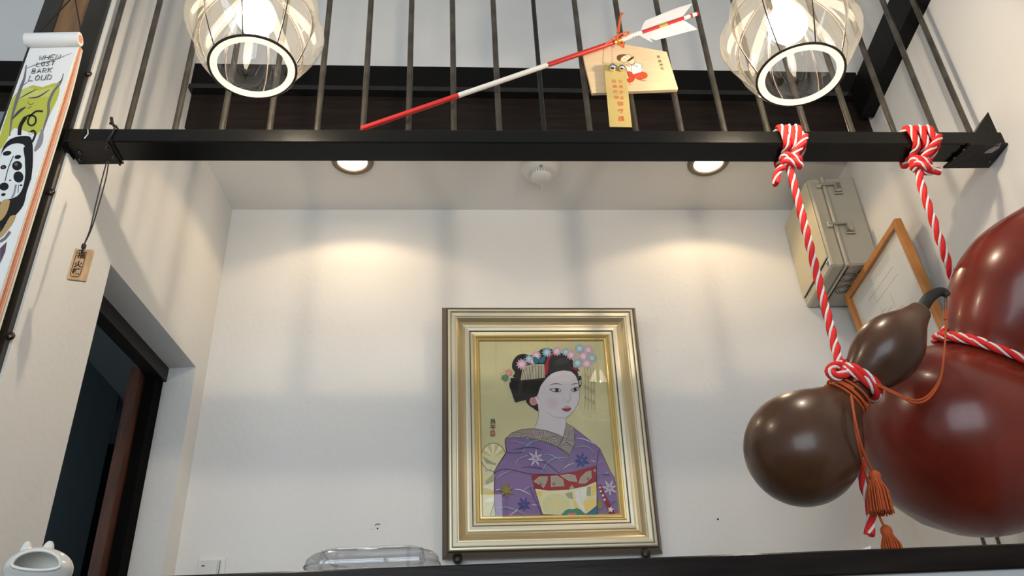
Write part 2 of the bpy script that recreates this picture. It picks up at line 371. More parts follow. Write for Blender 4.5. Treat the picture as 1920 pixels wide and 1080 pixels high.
#@@PART2
# ------------------------------------------------------------------ flat print helper
class Print:
    """flat artwork traced as thin layers on a real sheet"""
    def __init__(s, O, n, step=.000012): s.O, s.n, s.k, s.step = O, n, 0, step; s.mb = MB(); s.mats = []; s.ix = {}
    def mi(s, col, rough=.7):
        if col not in s.ix:
            s.ix[col] = len(s.mats); s.mats.append(mat('ink_'+col.lstrip('#'), col, rough, spec=.3))
        return s.ix[col]
    def pt(s, p): return at_plane(p[0], p[1], s.O+s.n*(s.k*s.step), s.n)
    def _face(s, pts, col):
        P = [s.pt(p) for p in pts]
        tri = tessellate_polygon([[V((p[0], p[1], 0)) for p in pts]])
        s.mb.add(P, [tuple(t) for t in tri], s.mi(col))
    def poly(s, pts, col, sm=0, line=None, lw=1.0):
        s.k += 1
        if sm: pts = [(q.x, q.y) for q in spline([(p[0], p[1], 0) for p in pts], sm, True)]
        s._face(pts, col)
        if line: s.stroke(pts+[pts[0]], lw, line)
        return s
    def ell(s, c, rx, ry, col, rot=0, line=None, lw=.8):
        pts = [(c[0]+rx*math.cos(t)*math.cos(rot)-ry*math.sin(t)*math.sin(rot), c[1]+rx*math.cos(t)*math.sin(rot)+ry*math.sin(t)*math.cos(rot)) for t in [2*math.pi*i/20 for i in range(20)]]
        return s.poly(pts, col, 0, line, lw)
    def star(s, c, r0, r1, n, col, rot=0, line=None):
        pts = [(c[0]+(r0 if i % 2 == 0 else r1)*math.cos(rot+math.pi*i/n), c[1]+(r0 if i % 2 == 0 else r1)*math.sin(rot+math.pi*i/n)) for i in range(2*n)]
        return s.poly(pts, col, 0, line, .5)
    def stroke(s, pts, w, col, sm=0, taper=False):
        s.k += 1
        if sm: pts = [(q.x, q.y) for q in spline([(p[0], p[1], 0) for p in pts], sm)]
        n = len(pts); L = []; Rr = []
        for i in range(n):
            a, b = pts[max(i-1, 0)], pts[min(i+1, n-1)]
            tx, ty = b[0]-a[0], b[1]-a[1]; l = math.hypot(tx, ty) or 1
            ww = w/2*(1 if not taper else (.25+.75*math.sin(math.pi*min(max(i/(n-1), .04), .96))))
            L.append((pts[i][0]-ty/l*ww, pts[i][1]+tx/l*ww)); Rr.append((pts[i][0]+ty/l*ww, pts[i][1]-tx/l*ww))
        P = [s.pt(p) for p in L+Rr]
        s.mb.add(P, [(i, i+1, n+i+1, n+i) for i in range(n-1)], s.mi(col)); return s
    def text(s, body, c, size, col, ex=None, up=None, bold=0.0):
        """font glyphs centred on pixel c, size in metres, in the sheet plane"""
        s.k += 1
        cu = bpy.data.curves.new('glyphs', 'FONT'); cu.body = body; cu.size = 1; cu.align_x = 'CENTER'; cu.align_y = 'CENTER'; cu.offset = bold; cu.resolution_u = 2
        ob = bpy.data.objects.new('glyphs', cu); C.objects.link(ob)
        dg = bpy.context.evaluated_depsgraph_get(); me = bpy.data.meshes.new_from_object(ob.evaluated_get(dg))
        P0 = s.pt(c)
        s.mb.add([P0+ex*(v.co.x*size)+up*(v.co.y*size) for v in me.vertices], [tuple(p.vertices) for p in me.polygons], s.mi(col))
        bpy.data.objects.remove(ob); bpy.data.curves.remove(cu); bpy.data.meshes.remove(me); return s
    def build(s, name, parent): return s.mb.build(name, s.mats, parent)

# ------------------------------------------------------------------ pendant lamps
shade_glass = thin_glass('blown_glass', (1.0, .97, .92), .01, 1.6)
lip_glass = mat('frosted_lip', (.95, .9, .8), .35, spec=.6); lip_glass.node_tree.nodes['Principled BSDF'].inputs['Transmission Weight'].default_value = 0
def add_translucent(m, col, fac):
    nt = m.node_tree; out = nt.nodes['Material Output']; src = out.inputs[0].links[0].from_socket
    t = nt.nodes.new('ShaderNodeBsdfTranslucent'); t.inputs[0].default_value = (*col, 1)
    mx = nt.nodes.new('ShaderNodeMixShader'); mx.inputs[0].default_value = fac
    nt.links.new(src, mx.inputs[1]); nt.links.new(t.outputs[0], mx.inputs[2]); nt.links.new(mx.outputs[0], out.inputs[0])
add_translucent(lip_glass, (1, .98, .92), .85); add_translucent(shade_glass, (1, .93, .76), .022)
wire_m = mat('cage_wire', (.035, .022, .016), .45, metal=.2)
cap_m = mat('lamp_cap', (.05, .04, .035), .35, metal=.7)
core_m = emit('lit_filament', (1.0, .875, .71), BULB_POWER)
bulb_m = thin_glass('lit_bulb_glass', (1, .97, .92), .1, .5)
_nt = bulb_m.node_tree; _e = _nt.nodes.new('ShaderNodeEmission'); _e.inputs[0].default_value = (1, .88, .68, 1); _e.inputs[1].default_value = 5.0
_a = _nt.nodes.new('ShaderNodeAddShader'); _o = _nt.nodes['Material Output']; _s = _o.inputs[0].links[0].from_socket
_nt.links.new(_s, _a.inputs[0]); _nt.links.new(_e.outputs[0], _a.inputs[1]); _nt.links.new(_a.outputs[0], _o.inputs[0])
def pendant(cx, cy, Y, rpx, label, lean):
    P = at_y(cx, cy, Y); R0 = rpx*mpp(P)
    root = thing('pendant_lamp', P, label, 'lamp', 'glass pendant lamps')
    ax = V((lean, 0, 1)).normalized()
    a = V((1, 0, 0)); a = (a-ax*a.dot(ax)).normalized(); b = ax.cross(a)
    prof = [(0, 1.0), (.25, 1.10), (.6, 1.22), (1.0, 1.33), (1.4, 1.37), (1.8, 1.33), (2.2, 1.18), (2.55, .94), (2.8, .68), (3.0, .45), (3.1, .36)]
    pr = spline([(h, r, 0) for h, r in prof], 4)
    NW = 8; n = 96
    rows = []
    for q in pr:
        h, r = q.x, q.y; bul = .24*math.sin(math.pi*min(1, max(0, h/3.1)))**.7
        rows.append([P+ax*(h*R0)+(a*math.cos(t)+b*math.sin(t))*(R0*r*(1+bul*abs(math.sin(NW*t/2))**.8)) for t in [2*math.pi*k/n for k in range(n)]])
    MB().loft(rows, 0, False, True).build('glass_shade', shade_glass, root)
    # bright glass lip
    lip = MB(); lr = []
    for k in range(9):
        t = 2*math.pi*k/8
        lr.append((.06*math.sin(t), .90+.085*math.cos(t)))
    lip.loft([[P+ax*(R0*h)+(a*math.cos(t)+b*math.sin(t))*(R0*r) for t in [2*math.pi*k/48 for k in range(48)]] for h, r in lr], 0, False, True)
    lip.build('glass_lip', lip_glass, root)
    MB().tube([P+(a*math.cos(t)+b*math.sin(t))*(R0*1.01) for t in [2*math.pi*k/48 for k in range(48)]], .0028, 6, closed=True).build('rim_ring', wire_m, root)
    for w in range(NW):
        t = 2*math.pi*w/NW
        MB().tube([P+ax*(q.x*R0)+(a*math.cos(t)+b*math.sin(t))*(R0*q.y*1.005) for q in pr], .0014, 5).build('cage_wire', wire_m, root)
    O = P+ax*(R0*3.05)
    MB().lathe(O, ax, [(0, .001), (0, R0*.40), (.012, R0*.40), (.03, R0*.28), (.06, R0*.24), (.065, .001)], 24).build('cap', cap_m, root)
    MB().tube([O+ax*.06, V((O.x+ax.x*.3, O.y, TOP))], .005, 8).build('cord', cap_m, root)
    S = P+ax*(R0*2.5)
    MB().lathe(S, ax, [(-.002, .001), (-.002, .020), (.05, .020), (R0*.6, .016), (R0*.62, .001)], 20).build('socket', mat('socket_white', (.7, .68, .62), .5), root)
    rb = R0*.48
    MB().lathe(P+ax*(R0*1.25), ax, [(0, .0005), (.04*R0, rb*.35), (.15*R0, rb*.72), (.35*R0, rb*.97), (.55*R0, rb), (.75*R0, rb*.9), (.95*R0, rb*.68), (1.15*R0, rb*.48), (1.3*R0, rb*.42)], 24).build('bulb', bulb_m, root)
    c = MB(); c.ball(P+ax*(R0*1.80), .012, n=16); c.build('filament', core_m, root)
    return root
pendant(474, 127, 1.2, 78, 'lit glass pendant lamp hanging above the left half of the railing', -.06)
pendant(1501, 142, 1.2, 79, 'lit glass pendant lamp hanging above the red arrow feather end of the railing', .04)

# ------------------------------------------------------------------ recessed downlights and detector
trim_m = mat('bronze_trim', (.16, .13, .10), .4, metal=.5)
lens_m = emit('downlight_lens', (1.0, .84, .6), 28.0)
def downlight(cx, cy, label):
    P = at_z(cx, cy, 0)
    d = ray(cx, cy)
    # intersect with the gently tilted soffit
    P = at_z(cx, cy, ceil_z(0)); P = at_z(cx, cy, ceil_z(P.x)); P = at_z(cx, cy, ceil_z(P.x))
    R = 39*mpp(P)
    root = thing('downlight', P-V((0, 0, .012)), label, 'ceiling light', 'recessed downlights')
    D = V((0, 0, -1))
    MB().lathe(P, D, [(-.003, R), (.004, R), (.009, R*.93), (.010, R*.78), (.007, R*.70), (-.003, R*.68)], 40).build('trim_ring', trim_m, root)
    MB().lathe(P, D, [(.001, R*.69), (.0015, R*.5), (.0005, .001)], 32).build('lens', lens_m, root)
    l = bpy.data.lights.new('downlight_beam', 'SPOT'); l.energy = SPOT_W; l.color = (1.0, .72, .42); l.spot_size = math.radians(139); l.spot_blend = .22; l.shadow_soft_size = .028
    lo = bpy.data.objects.new('downlight_beam', l); C.objects.link(lo); lo.parent = root; lo.location = (0, 0, -.004)
downlight(661, 301, 'lit bronze-rimmed downlight in the soffit over the left of the portrait')
downlight(1328, 304, 'lit bronze-rimmed downlight in the soffit nearest the electrical box')

P = at_z(1013, 316, ceil_z(.25)); R = 36*mpp(P); D = V((0, 0, -1))
det_m = mat('detector_white', (.74, .73, .70), .45); det_g = mat('detector_grey', (.33, .33, .33), .6)
root = thing('smoke_detector', P-V((0, 0, .05)), 'white round smoke detector on the soffit between the two downlights', 'smoke detector')
MB().lathe(P, D, [(0, R), (.008, R), (.010, R*.95), (.012, R*.90), (.022, R*.84), (.026, R*.62), (.0262, .001)], 40).build('base', det_m, root)
MB().lathe(P+D*.026, D, [(0, R*.52), (.010, R*.50)], 32).build('grille', det_g, root)
for k in range(24):
    t = 2*math.pi*k/24; q = P+D*.031+V((math.cos(t), math.sin(t), 0))*(R*.52)
    e = V((-math.sin(t), math.cos(t), 0)); MB().obox(q, e*.0022, V((math.cos(t), math.sin(t), 0))*.002, V((0, 0, .005))).build('grille_rib', det_m, root)
MB().lathe(P+D*.036, D, [(0, R*.55), (.004, R*.54), (.010, R*.44), (.014, R*.25), (.015, .001)], 32).build('dome', det_m, root)
MB().lathe(P+V((-.002, -R*.70, -.0245)), D, [(0, .006), (.003, .005), (.0032, .001)], 12).build('lamp_window', det_g, root)
q0 = at_z(1014, 336, P.z-.035); MB().tube([q0, q0+V((.002, .002, -.02)), q0+V((.004, .004, -.040))], .0014, 6).build('pull_cord', det_m, root)

# ------------------------------------------------------------------ framed portrait
fw, fh, tilt, yaw = .595, .7405, .088, .040
FC = V((.2427, 2.34, CZ+.9365))
ex = V((math.cos(yaw), math.sin(yaw), 0)); ez = V((0, 0, 1)); fn = ex.cross(ez)
ez = (math.cos(tilt)*ez+math.sin(tilt)*fn).normalized(); fn = ex.cross(ez).normalized()      # fn towards the viewer
bronze = mat('bronze_rim', (.13, .10, .07), .35, metal=.7)
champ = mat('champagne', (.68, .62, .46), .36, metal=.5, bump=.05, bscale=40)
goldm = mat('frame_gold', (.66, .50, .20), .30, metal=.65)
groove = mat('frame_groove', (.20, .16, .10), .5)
champ_d = mat('champagne_dark', (.55, .44, .25), .33, metal=.55)  # darker gold tone of the cove band
portrait = thing('framed_portrait', FC-ez*(fh/2+.02), 'portrait of a woman in a purple kimono in a champagne gold frame', 'picture')
CO = at_plane(1029, 803, FC-fn*.027, fn)             # centre of the picture opening
def band(name, prof, m):
    mb = MB()
    rows = []
    for d, h in prof:
        # interpolate outer rectangle to picture opening rectangle
        hw, hh = fw/2-d, fh/2-d
        rows.append([FC+ex*(sx*hw)+ez*(sz*hh)+fn*h for sx, sz in ((-1, -1), (1, -1), (1, 1), (-1, 1))])
    mb.loft(rows); return mb.build(name, m, portrait)
band('outer_rim', [(-.010, -.036), (-.017, -.034), (-.0165, -.026), (-.004, -.003), (.001, .0)], bronze)
band('moulding', [(.001, 0), (.004, .003), (.009, .003), (.0095, 0)], champ)
band('groove', [(.0095, 0), (.0095, -.003), (.0115, -.003), (.0115, 0)], groove)
band('moulding', [(.0115, 0), (.014, .001), (.024, .0), (.026, -.003), (.029, -.003)], champ)
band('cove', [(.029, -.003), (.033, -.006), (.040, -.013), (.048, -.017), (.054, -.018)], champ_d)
band('moulding', [(.054, -.018), (.055, -.013), (.060, -.013), (.068, -.014), (.069, -.017)], champ)
band('groove', [(.069, -.017), (.0695, -.020), (.0715, -.020), (.072, -.017)], groove)
band('moulding', [(.072, -.017), (.079, -.018)], champ)
band('gold_slip', [(.079, -.018), (.081, -.015), (.084, -.016), (.085, -.019), (.088, -.018), (.091, -.020), (.092, -.023), (.096, -.023), (.1005, -.027)], goldm)
cw, ch = fw/2-.1, fh/2-.1
mb = MB(); mb.obox(FC-fn*.0345, ex*(fw/2-.008), ez*(fh/2-.008), fn*.0015); mb.build('backing', groove, portrait)
PR = Print(FC-fn*.0275, fn)
A = lambda x, y: (890+x/6.3536, 630+y/6.3536)
B = lambda x, y: (890+x/5.686, 790+y/5.686)
LA = lambda l: [A(*p) for p in l]
LB = lambda l: [B(*p) for p in l]
# gilt paper ground
mb = MB(); mb.add([FC+ex*(sx*cw)+ez*(sz*ch)-fn*.0276 for sx, sz in ((-1, -1), (1, -1), (1, 1), (-1, 1))], [(0, 1, 2, 3)])
mb.build('painted_ground', mat('ochre_ground', lin('#d0c898'), .8, var=.10, vscale=6), portrait)
ink = '#2a2226'; PUR = '#866d9c'
# drum bow behind the sleeve
PR.poly(LB([(72, 480), (150, 500), (230, 500), (215, 600), (212, 860), (170, 1012), (72, 1016)]), '#d8d2a2')
PR.poly(LB([(110, 640), (200, 560), (205, 640), (130, 700)]), '#a9a888')
for w, c_ in (((80, 700, 205, 640, 205, 740), '#e9e6d2'), ((80, 800, 205, 740, 205, 800), '#e2c964'), ((85, 860, 205, 800, 200, 860), '#e9e6d2'), ((85, 960, 190, 860, 175, 960), '#ded79b')):
    PR.poly(LB([(w[0], w[1]), (w[2], w[3]), (w[4], w[5])]), c_)
PR.stroke(LB([(165, 1010), (190, 930), (212, 860)]), 1.0, ink)
PR.ell(B(200, 382), 23, 26.5, '#dcd6aa', line=ink, lw=1)
for i in range(7):
    t0 = math.pi*(1.08+.12*i); t1 = t0+.28
    PR.poly([B(200, 380), (B(200, 380)[0]+21*math.cos(t0), B(200, 380)[1]+24*math.sin(t0)), (B(200, 380)[0]+21*math.cos(t1), B(200, 380)[1]+24*math.sin(t1))], '#eceade' if i % 2 else '#e0c76a')
PR.poly(LB([(85, 370), (200, 440), (230, 445), (225, 470), (120, 445)]), '#a3a387')
PR.poly(LB([(95, 520), (190, 500), (130, 540)]), '#9cc3bd')
# kimono
PR.poly(LB([(325, 185), (420, 165), (650, 185), (880, 268), (1010, 362), (1065, 230), (1050, 60), (1150, 140), (1270, 235), (1335, 290), (1400, 430), (1445, 530), (1490, 600), (1512, 720), (1532, 992), (1310, 995), (720, 1003), (225, 1014), (208, 860), (215, 590), (200, 555), (255, 450), (335, 330)]), PUR, line=ink, lw=.8)
# patterned collar
PR.poly(LB([(330, 182), (400, 122), (500, 88), (620, 78), (760, 98), (880, 138), (945, 168), (978, 18), (1055, 65), (1066, 230), (1010, 365), (880, 272), (700, 205), (500, 168)]), '#a3938a', line=ink, lw=1)
random.seed(3)
for cx, cy, R_, a0, a1 in ((470, 175, 75, 3.3, 6.0), (690, 120, 60, 0, 6.28), (560, 200, 90, 3.6, 5.6), (850, 230, 95, 2.9, 5.6), (1000, 120, 60, -1.2, 2.8), (980, 280, 80, 3.2, 6.0), (1050, 200, 70, 1.7, 4.4), (760, 190, 60, 3.0, 6.0)):
    for r in range(8, R_, 10):
        PR.stroke([B(cx+r*math.cos(a0+(a1-a0)*i/10), cy+.8*r*math.sin(a0+(a1-a0)*i/10)) for i in range(11)], .75, '#4d2f36' if r % 20 < 10 else '#d8cfca')
PR.stroke(LB([(330, 182), (500, 170), (700, 205), (880, 270), (1010, 362), (960, 470), (905, 555)]), 1.6, '#6f7345', 4)
PR.stroke(LB([(1055, 65), (1066, 230), (1010, 362)]), 1.2, '#6f7345', 4)
PR.stroke(LB([(945, 165), (915, 230), (890, 275)]), 1.1, ink, 3)
# hair at the nape, neck and face
PR.poly(LA([(610, 770), (650, 700), (740, 720), (760, 890), (690, 855), (640, 820)]), '#25211f', 4)
PR.poly(LA([(735, 720), (770, 600), (830, 525), (900, 455), (980, 420), (1060, 408), (1150, 420), (1205, 470), (1235, 550), (1252, 640), (1249, 730), (1230, 805), (1188, 880), (1135, 940), (1087, 975), (1088, 1030)])+LB([(975, 30), (945, 165), (880, 136), (760, 96), (640, 78)])+LA([(735, 1045), (757, 980), (763, 920), (756, 850)]), '#d9d0d2', line='#6b5a60', lw=.7)
[PR.ell(A(925, 790), 16-1.6*i, 17-1.7*i, '#%02x%02x%02x' % (217-i, 207-2*i, 209-2*i)) for i in range(8)]
PR.ell(A(707, 768), 8, 9.5, '#d79a94', .4, line='#8a5c5a', lw=.5); PR.ell(A(712, 772), 5, 6.5, '#c78883', .4)
PR.poly(LA([(715, 715), (740, 730), (770, 780), (755, 810), (735, 770)]), '#e2d9da', 3)
HAIR = '#231f1d'
PR.poly(LA([(490, 793), (470, 760), (432, 650), (412, 585), (430, 505), (480, 440), (447, 385), (452, 310), (505, 235), (590, 212), (655, 230), (740, 200), (800, 155), (870, 145), (930, 165), (965, 205), (1050, 205), (1130, 232), (1170, 300), (1175, 370), (1235, 395), (1262, 450), (1278, 560), (1252, 612), (1238, 560), (1205, 478), (1150, 424), (1060, 412), (980, 425), (900, 462), (832, 532), (782, 605), (742, 715), (665, 735), (600, 765), (550, 775)]), HAIR, 3)
PR.poly(LA([(520, 600), (545, 520), (575, 540), (560, 640), (535, 700)]), '#35302c', 3)
PR.poly(LA([(960, 300), (1030, 260), (1110, 275), (1110, 320), (1030, 340), (965, 345)]), '#37322f', 3)
# ribbon, comb, butterfly
PR.poly(LA([(935, 205), (1000, 205), (925, 232), (888, 290), (882, 380), (872, 440), (842, 468), (833, 410), (848, 310), (880, 240)]), '#a1263a', 3)
PR.poly(LA([(1160, 372), (1225, 375), (1228, 400), (1180, 405)]), '#a1263a', 2)
PR.poly(LA([(1225, 420), (1260, 415), (1275, 470), (1240, 480)]), '#c8bdb4'); PR.poly(LA([(1240, 530), (1275, 525), (1270, 580), (1250, 585)]), '#b9aca4')
PR.poly(LA([(565, 365), (700, 338), (825, 340), (832, 495), (700, 520), (548, 528)]), '#3f3b33')
for i in range(15):
    x0 = 572+i*17.6; x1 = 552+i*19.4
    PR.poly(LA([(x0, 368-i*1.6), (x0+10, 367-i*1.6), (x1+9, 527-i*2.1), (x1-2, 528-i*2.1)]), '#cfcab2')
PR.stroke(LA([(560, 372), (700, 345), (828, 342)]), 1.8, '#c9c3aa')
PK, BL = '#d3a9b8', '#93b6c6'
for x, y, r, c_ in ((560, 335, 62, PK), (650, 275, 50, BL), (735, 230, 55, PK), (860, 195, 55, BL), (980, 180, 55, PK), (1085, 190, 48, BL), (1150, 225, 58, PK), (1355, 165, 55, PK), (1250, 150, 56, BL), (1295, 240, 60, PK), (1400, 262, 52, BL), (1335, 330, 60, PK), (1225, 322, 56, BL), (690, 300, 40, PK)):
    r *= 1.18; PR.star(A(x, y), r/6.35, r/6.35*.62, 11, c_, x*.1)
    PR.ell(A(x, y), r/6.35*.42, r/6.35*.42, '#e3cdd6' if c_ == PK else '#b9d2dc')
    for i in range(5): PR.ell(A(x+14*math.cos(i*1.256), y+14*math.sin(i*1.256)), .55, .55, '#f4f2ee')
PR.poly(LA([(700, 248), (745, 258), (762, 312), (725, 330), (695, 305)]), '#1f6f8a', 2); PR.poly(LA([(766, 285), (835, 232), (838, 290), (805, 325), (768, 312)]), '#1f6f8a', 2)
PR.star(A(385, 470), 15, 8, 8, '#c9c5a3', .3, line='#7d7a5c'); PR.ell(A(405, 440), 5.6, 5.6, '#df9a8c', line='#a5392f'); PR.ell(A(365, 497), 6, 5.6, '#3f9b6a', line='#a5392f')
for i, x in enumerate((1310, 1345, 1380, 1415)):
    PR.stroke(LA([(x, 380), (x+8, 560), (x+5+4*i, 760), (x+6*i, 880)]), .7, '#94876f', 3)
    for y in range(470+20*i, 860, 130): PR.ell(A(x+6, y), 2.4, 3.4, '#b3a489')
# features
PR.stroke(LA([(893, 583), (940, 570), (990, 568), (1040, 580)]), 1.1, '#55464a', 3, True); PR.stroke(LA([(1155, 578), (1195, 567), (1235, 570)]), 1.1, '#55464a', 3, True)
PR.poly(LA([(890, 636), (935, 624), (985, 620), (1020, 634), (1032, 652), (1000, 667), (945, 662), (915, 650)]), '#3d3032', 2)
PR.poly(LA([(908, 640), (950, 631), (990, 629), (1018, 640), (1024, 652), (998, 661), (950, 656)]), '#e5e0e0', 2)
PR.ell(A(980, 644), 3.6, 3.0, '#4f3530'); PR.ell(A(978, 644), 1.6, 1.6, '#171213')
PR.poly(LA([(1147, 642), (1175, 620), (1210, 610), (1238, 612), (1235, 640), (1205, 660), (1170, 660)]), '#3d3032', 2)
PR.poly(LA([(1156, 643), (1180, 627), (1210, 618), (1230, 620), (1227, 640), (1203, 653), (1172, 653)]), '#e5e0e0', 2)
PR.ell(A(1198, 636), 3.2, 2.9, '#4f3530'); PR.ell(A(1198, 636), 1.5, 1.5, '#171213')
PR.stroke(LA([(1128, 690), (1143, 730), (1138, 765), (1112, 785), (1085, 787)]), .7, '#a08f95', 4); PR.stroke(LA([(1065, 735), (1056, 758), (1068, 778)]), .7, '#b7a7ac', 3)
PR.poly(LA([(1060, 848), (1095, 832), (1120, 832), (1138, 845), (1145, 858), (1090, 858)]), '#aab5b2', 3)
PR.poly(LA([(1034, 866), (1075, 861), (1110, 863), (1146, 856), (1140, 882), (1098, 898), (1062, 887)]), '#a61d2b', 3)
PR.stroke(LA([(858, 905), (920, 948), (1000, 972), (1087, 974)]), .7, '#b5a9af', 4)
# obi and sash
PR.poly(LB([(608, 575), (880, 566), (1050, 540), (1290, 475), (1303, 640), (1180, 690), (1000, 727), (800, 737), (640, 717)]), '#97262f', line='#5d1c24', lw=.7)
for f in ([(630, 640), (690, 590), (780, 590), (770, 640), (735, 710), (700, 680)], [(815, 585), (880, 580), (940, 620), (955, 690), (870, 690), (815, 700)], [(915, 575), (1000, 565), (1070, 575), (1095, 645), (1010, 635), (950, 600)], [(1110, 660), (1130, 600), (1190, 540), (1240, 525), (1245, 600), (1180, 660)], [(1010, 718), (1035, 680), (1065, 712)], [(1265, 520), (1288, 510), (1288, 545)]):
    PR.poly(LB(f), '#a39b8c', line='#d9d2c0', lw=.5)
for c_ in ((705, 690), (845, 685), (1210, 630)):
    for i in range(5): PR.stroke([B(*c_), B(c_[0]-25+12*i, c_[1]-34)], .5, '#5d1c24')
PR.poly(LB([(640, 716), (800, 736), (1000, 726), (1180, 690), (1302, 640), (1302, 900), (1195, 985), (920, 1000), (725, 992), (690, 880)]), '#ded8ac', line=ink, lw=.8)
for i in range(20):
    t0, t1 = 2*math.pi*i/20, 2*math.pi*(i+1)/20
    PR.poly([B(868, 895), B(868+150*math.cos(t0), min(990, 895+125*math.sin(t0))), B(868+150*math.cos(t1), min(990, 895+125*math.sin(t1)))], '#e4cf84' if i % 2 else '#c6d3b4')
PR.ell(B(868, 897), 5, 4.5, '#e4cf84')
for f, c_ in (([(1070, 740), (1110, 725), (1130, 820), (1180, 960), (1150, 965), (1080, 850)], '#e2e2da'), ([(1120, 730), (1190, 700), (1200, 790), (1150, 860)], '#e2e2da'), ([(1200, 700), (1240, 690), (1240, 800), (1190, 790)], '#a3a387'), ([(1240, 690), (1298, 655), (1298, 760), (1250, 810)], '#e3cc74'), ([(1160, 870), (1230, 820), (1290, 830), (1280, 900), (1190, 965)], '#e6cf77'), ([(960, 770), (1040, 750), (1050, 830), (1000, 820)], '#a3a387'), ([(1050, 830), (1090, 880), (1130, 960), (1070, 930)], '#e3cc74'), ([(660, 745), (720, 750), (700, 800), (660, 790)], '#e3cc74')):
    PR.poly(LB(f), c_)
PR.poly(LB([(925, 1000), (965, 955), (1000, 938), (1050, 940), (1090, 928), (1130, 945), (1170, 985), (1165, 998)]), '#3f8a74', line=ink, lw=.8)
PR.poly(LB([(985, 1000), (1000, 978), (1080, 978), (1085, 999)]), '#d9766a')
PR.poly(LB([(1175, 996), (1240, 960), (1308, 905), (1312, 994)]), '#2f7289')
# maple leaves
def maple(c, r, col, rot, vein):
    L = []
    for i in range(7):
        t = rot+2*math.pi*i/7; rr = r*(1 if i % 2 == 0 else .86)
        L += [(c[0]+rr*math.cos(t), c[1]+rr*math.sin(t)), (c[0]+r*.55*math.cos(t+.22), c[1]+r*.55*math.sin(t+.22)), (c[0]+r*.30*math.cos(t+.45), c[1]+r*.30*math.sin(t+.45)), (c[0]+r*.55*math.cos(t+.68), c[1]+r*.55*math.sin(t+.68))]
    PR.poly([B(*p) for p in L], col)
    for i in range(7):
        t = rot+2*math.pi*i/7; PR.stroke([B(*c), B(c[0]+r*.5*math.cos(t), c[1]+r*.5*math.sin(t))], .6, vein)
GR, WH = '#8fb0b4', '#cfc6dc'
for l, c_, w in (([(340, 215), (420, 212), (530, 240), (600, 270)], '#a59ac0', 1.4), ([(500, 350), (540, 280), (600, 225), (690, 198)], GR, 2.0), ([(420, 300), (500, 285), (600, 275), (720, 300)], '#3f4a7c', 1.8), ([(430, 460), (470, 400), (540, 370), (570, 362)], GR, 1.6), ([(735, 350), (800, 355), (870, 385), (930, 425)], GR, 1.8), ([(710, 545), (760, 460), (850, 395), (995, 382)], GR, 2.0), ([(500, 490), (600, 485), (700, 500), (760, 530)], '#3f4a7c', 1.6), ([(230, 620), (280, 570), (390, 525)], GR, 1.8), ([(220, 735), (270, 722)], WH, 2.0), ([(415, 722), (500, 735), (600, 785)], WH, 2.0), ([(490, 770), (550, 715), (625, 685)], GR, 1.6), ([(235, 925), (320, 915), (440, 945), (560, 1000)], GR, 2.0), ([(365, 1008), (420, 970), (468, 938)], WH, 2.0), ([(610, 890), (665, 893)], WH, 2.0), ([(1080, 180), (1150, 185), (1230, 215), (1300, 250)], WH, 2.0), ([(1065, 285), (1130, 265), (1220, 280), (1280, 340)], GR, 1.8), ([(940, 510), (1000, 465), (1065, 445)], WH, 1.6), ([(1235, 415), (1300, 430)], WH, 1.4), ([(1300, 470), (1340, 430), (1375, 415)], GR, 1.4), ([(1320, 600), (1370, 570), (1430, 535)], GR, 1.6), ([(1310, 585), (1380, 565), (1450, 575)], '#3f4a7c', 1.6), ([(1450, 865), (1510, 850)], '#3f6a9c', 2.0)):
    PR.stroke(LB(l), w, c_, 4, True)
maple((650, 395), 100, '#cbbfd4', -1.5, '#4f4a55'); maple((1140, 415), 92, '#2f3f86', -1.4, '#7b87b5')
maple((335, 735), 100, '#8b8040', -1.3, '#a6904f'); maple((525, 885), 88, '#2c418e', -1.2, '#8a6b6b'); maple((1438, 712), 98, '#c9bdd2', -1.2, '#4f4a55')
PR.ell(B(1335, 890), 5, 8, '#8b8040')
# folds
for l in ([(205, 550), (300, 508), (420, 520), (600, 560), (860, 566)], [(335, 330), (430, 338), (520, 330)], [(585, 690), (640, 830), (720, 995)], [(1335, 290), (1305, 420), (1300, 640), (1310, 990)], [(212, 590), (210, 860), (225, 1010)], [(720, 420), (800, 470), (900, 555)], [(325, 185), (325, 240), (335, 330), (255, 450), (200, 555)]):
    PR.stroke(LB(l), .9, ink, 4)
PR.poly(LB([(1318, 690), (1342, 668), (1400, 790), (1500, 985), (1438, 988), (1380, 850)]), '#8c1f33')
for x, y, r in ((1335, 705, 16), (1345, 745, 16), (1368, 790, 18), (1385, 835, 18), (1450, 940, 36)): PR.star(B(x, y), r/5.7, r/5.7*.5, 5, '#e4dcd8', x)
PR.text('良', (924, 790.5), .018, ink, ex, ez, .01); PR.text('平', (924, 802), .018, ink, ex, ez, .01)
PR.poly([(919.5, 808), (927.5, 807), (928, 817), (920, 818)], '#a8604a', 0, '#7a3a2a', .6); PR.text('良', (923.8, 812.5), .010, '#d9b79a', ex, ez)
PR.build('painting', portrait)
mb = MB(); mb.add([FC+ex*(sx*(cw+.007))+ez*(sz*(ch+.007))-fn*.0215 for sx, sz in ((-1, -1), (1, -1), (1, 1), (-1, 1))], [(0, 1, 2, 3)])
mb.build('glazing', thin_glass('picture_glass', (1, 1, 1), .01, .9), portrait)
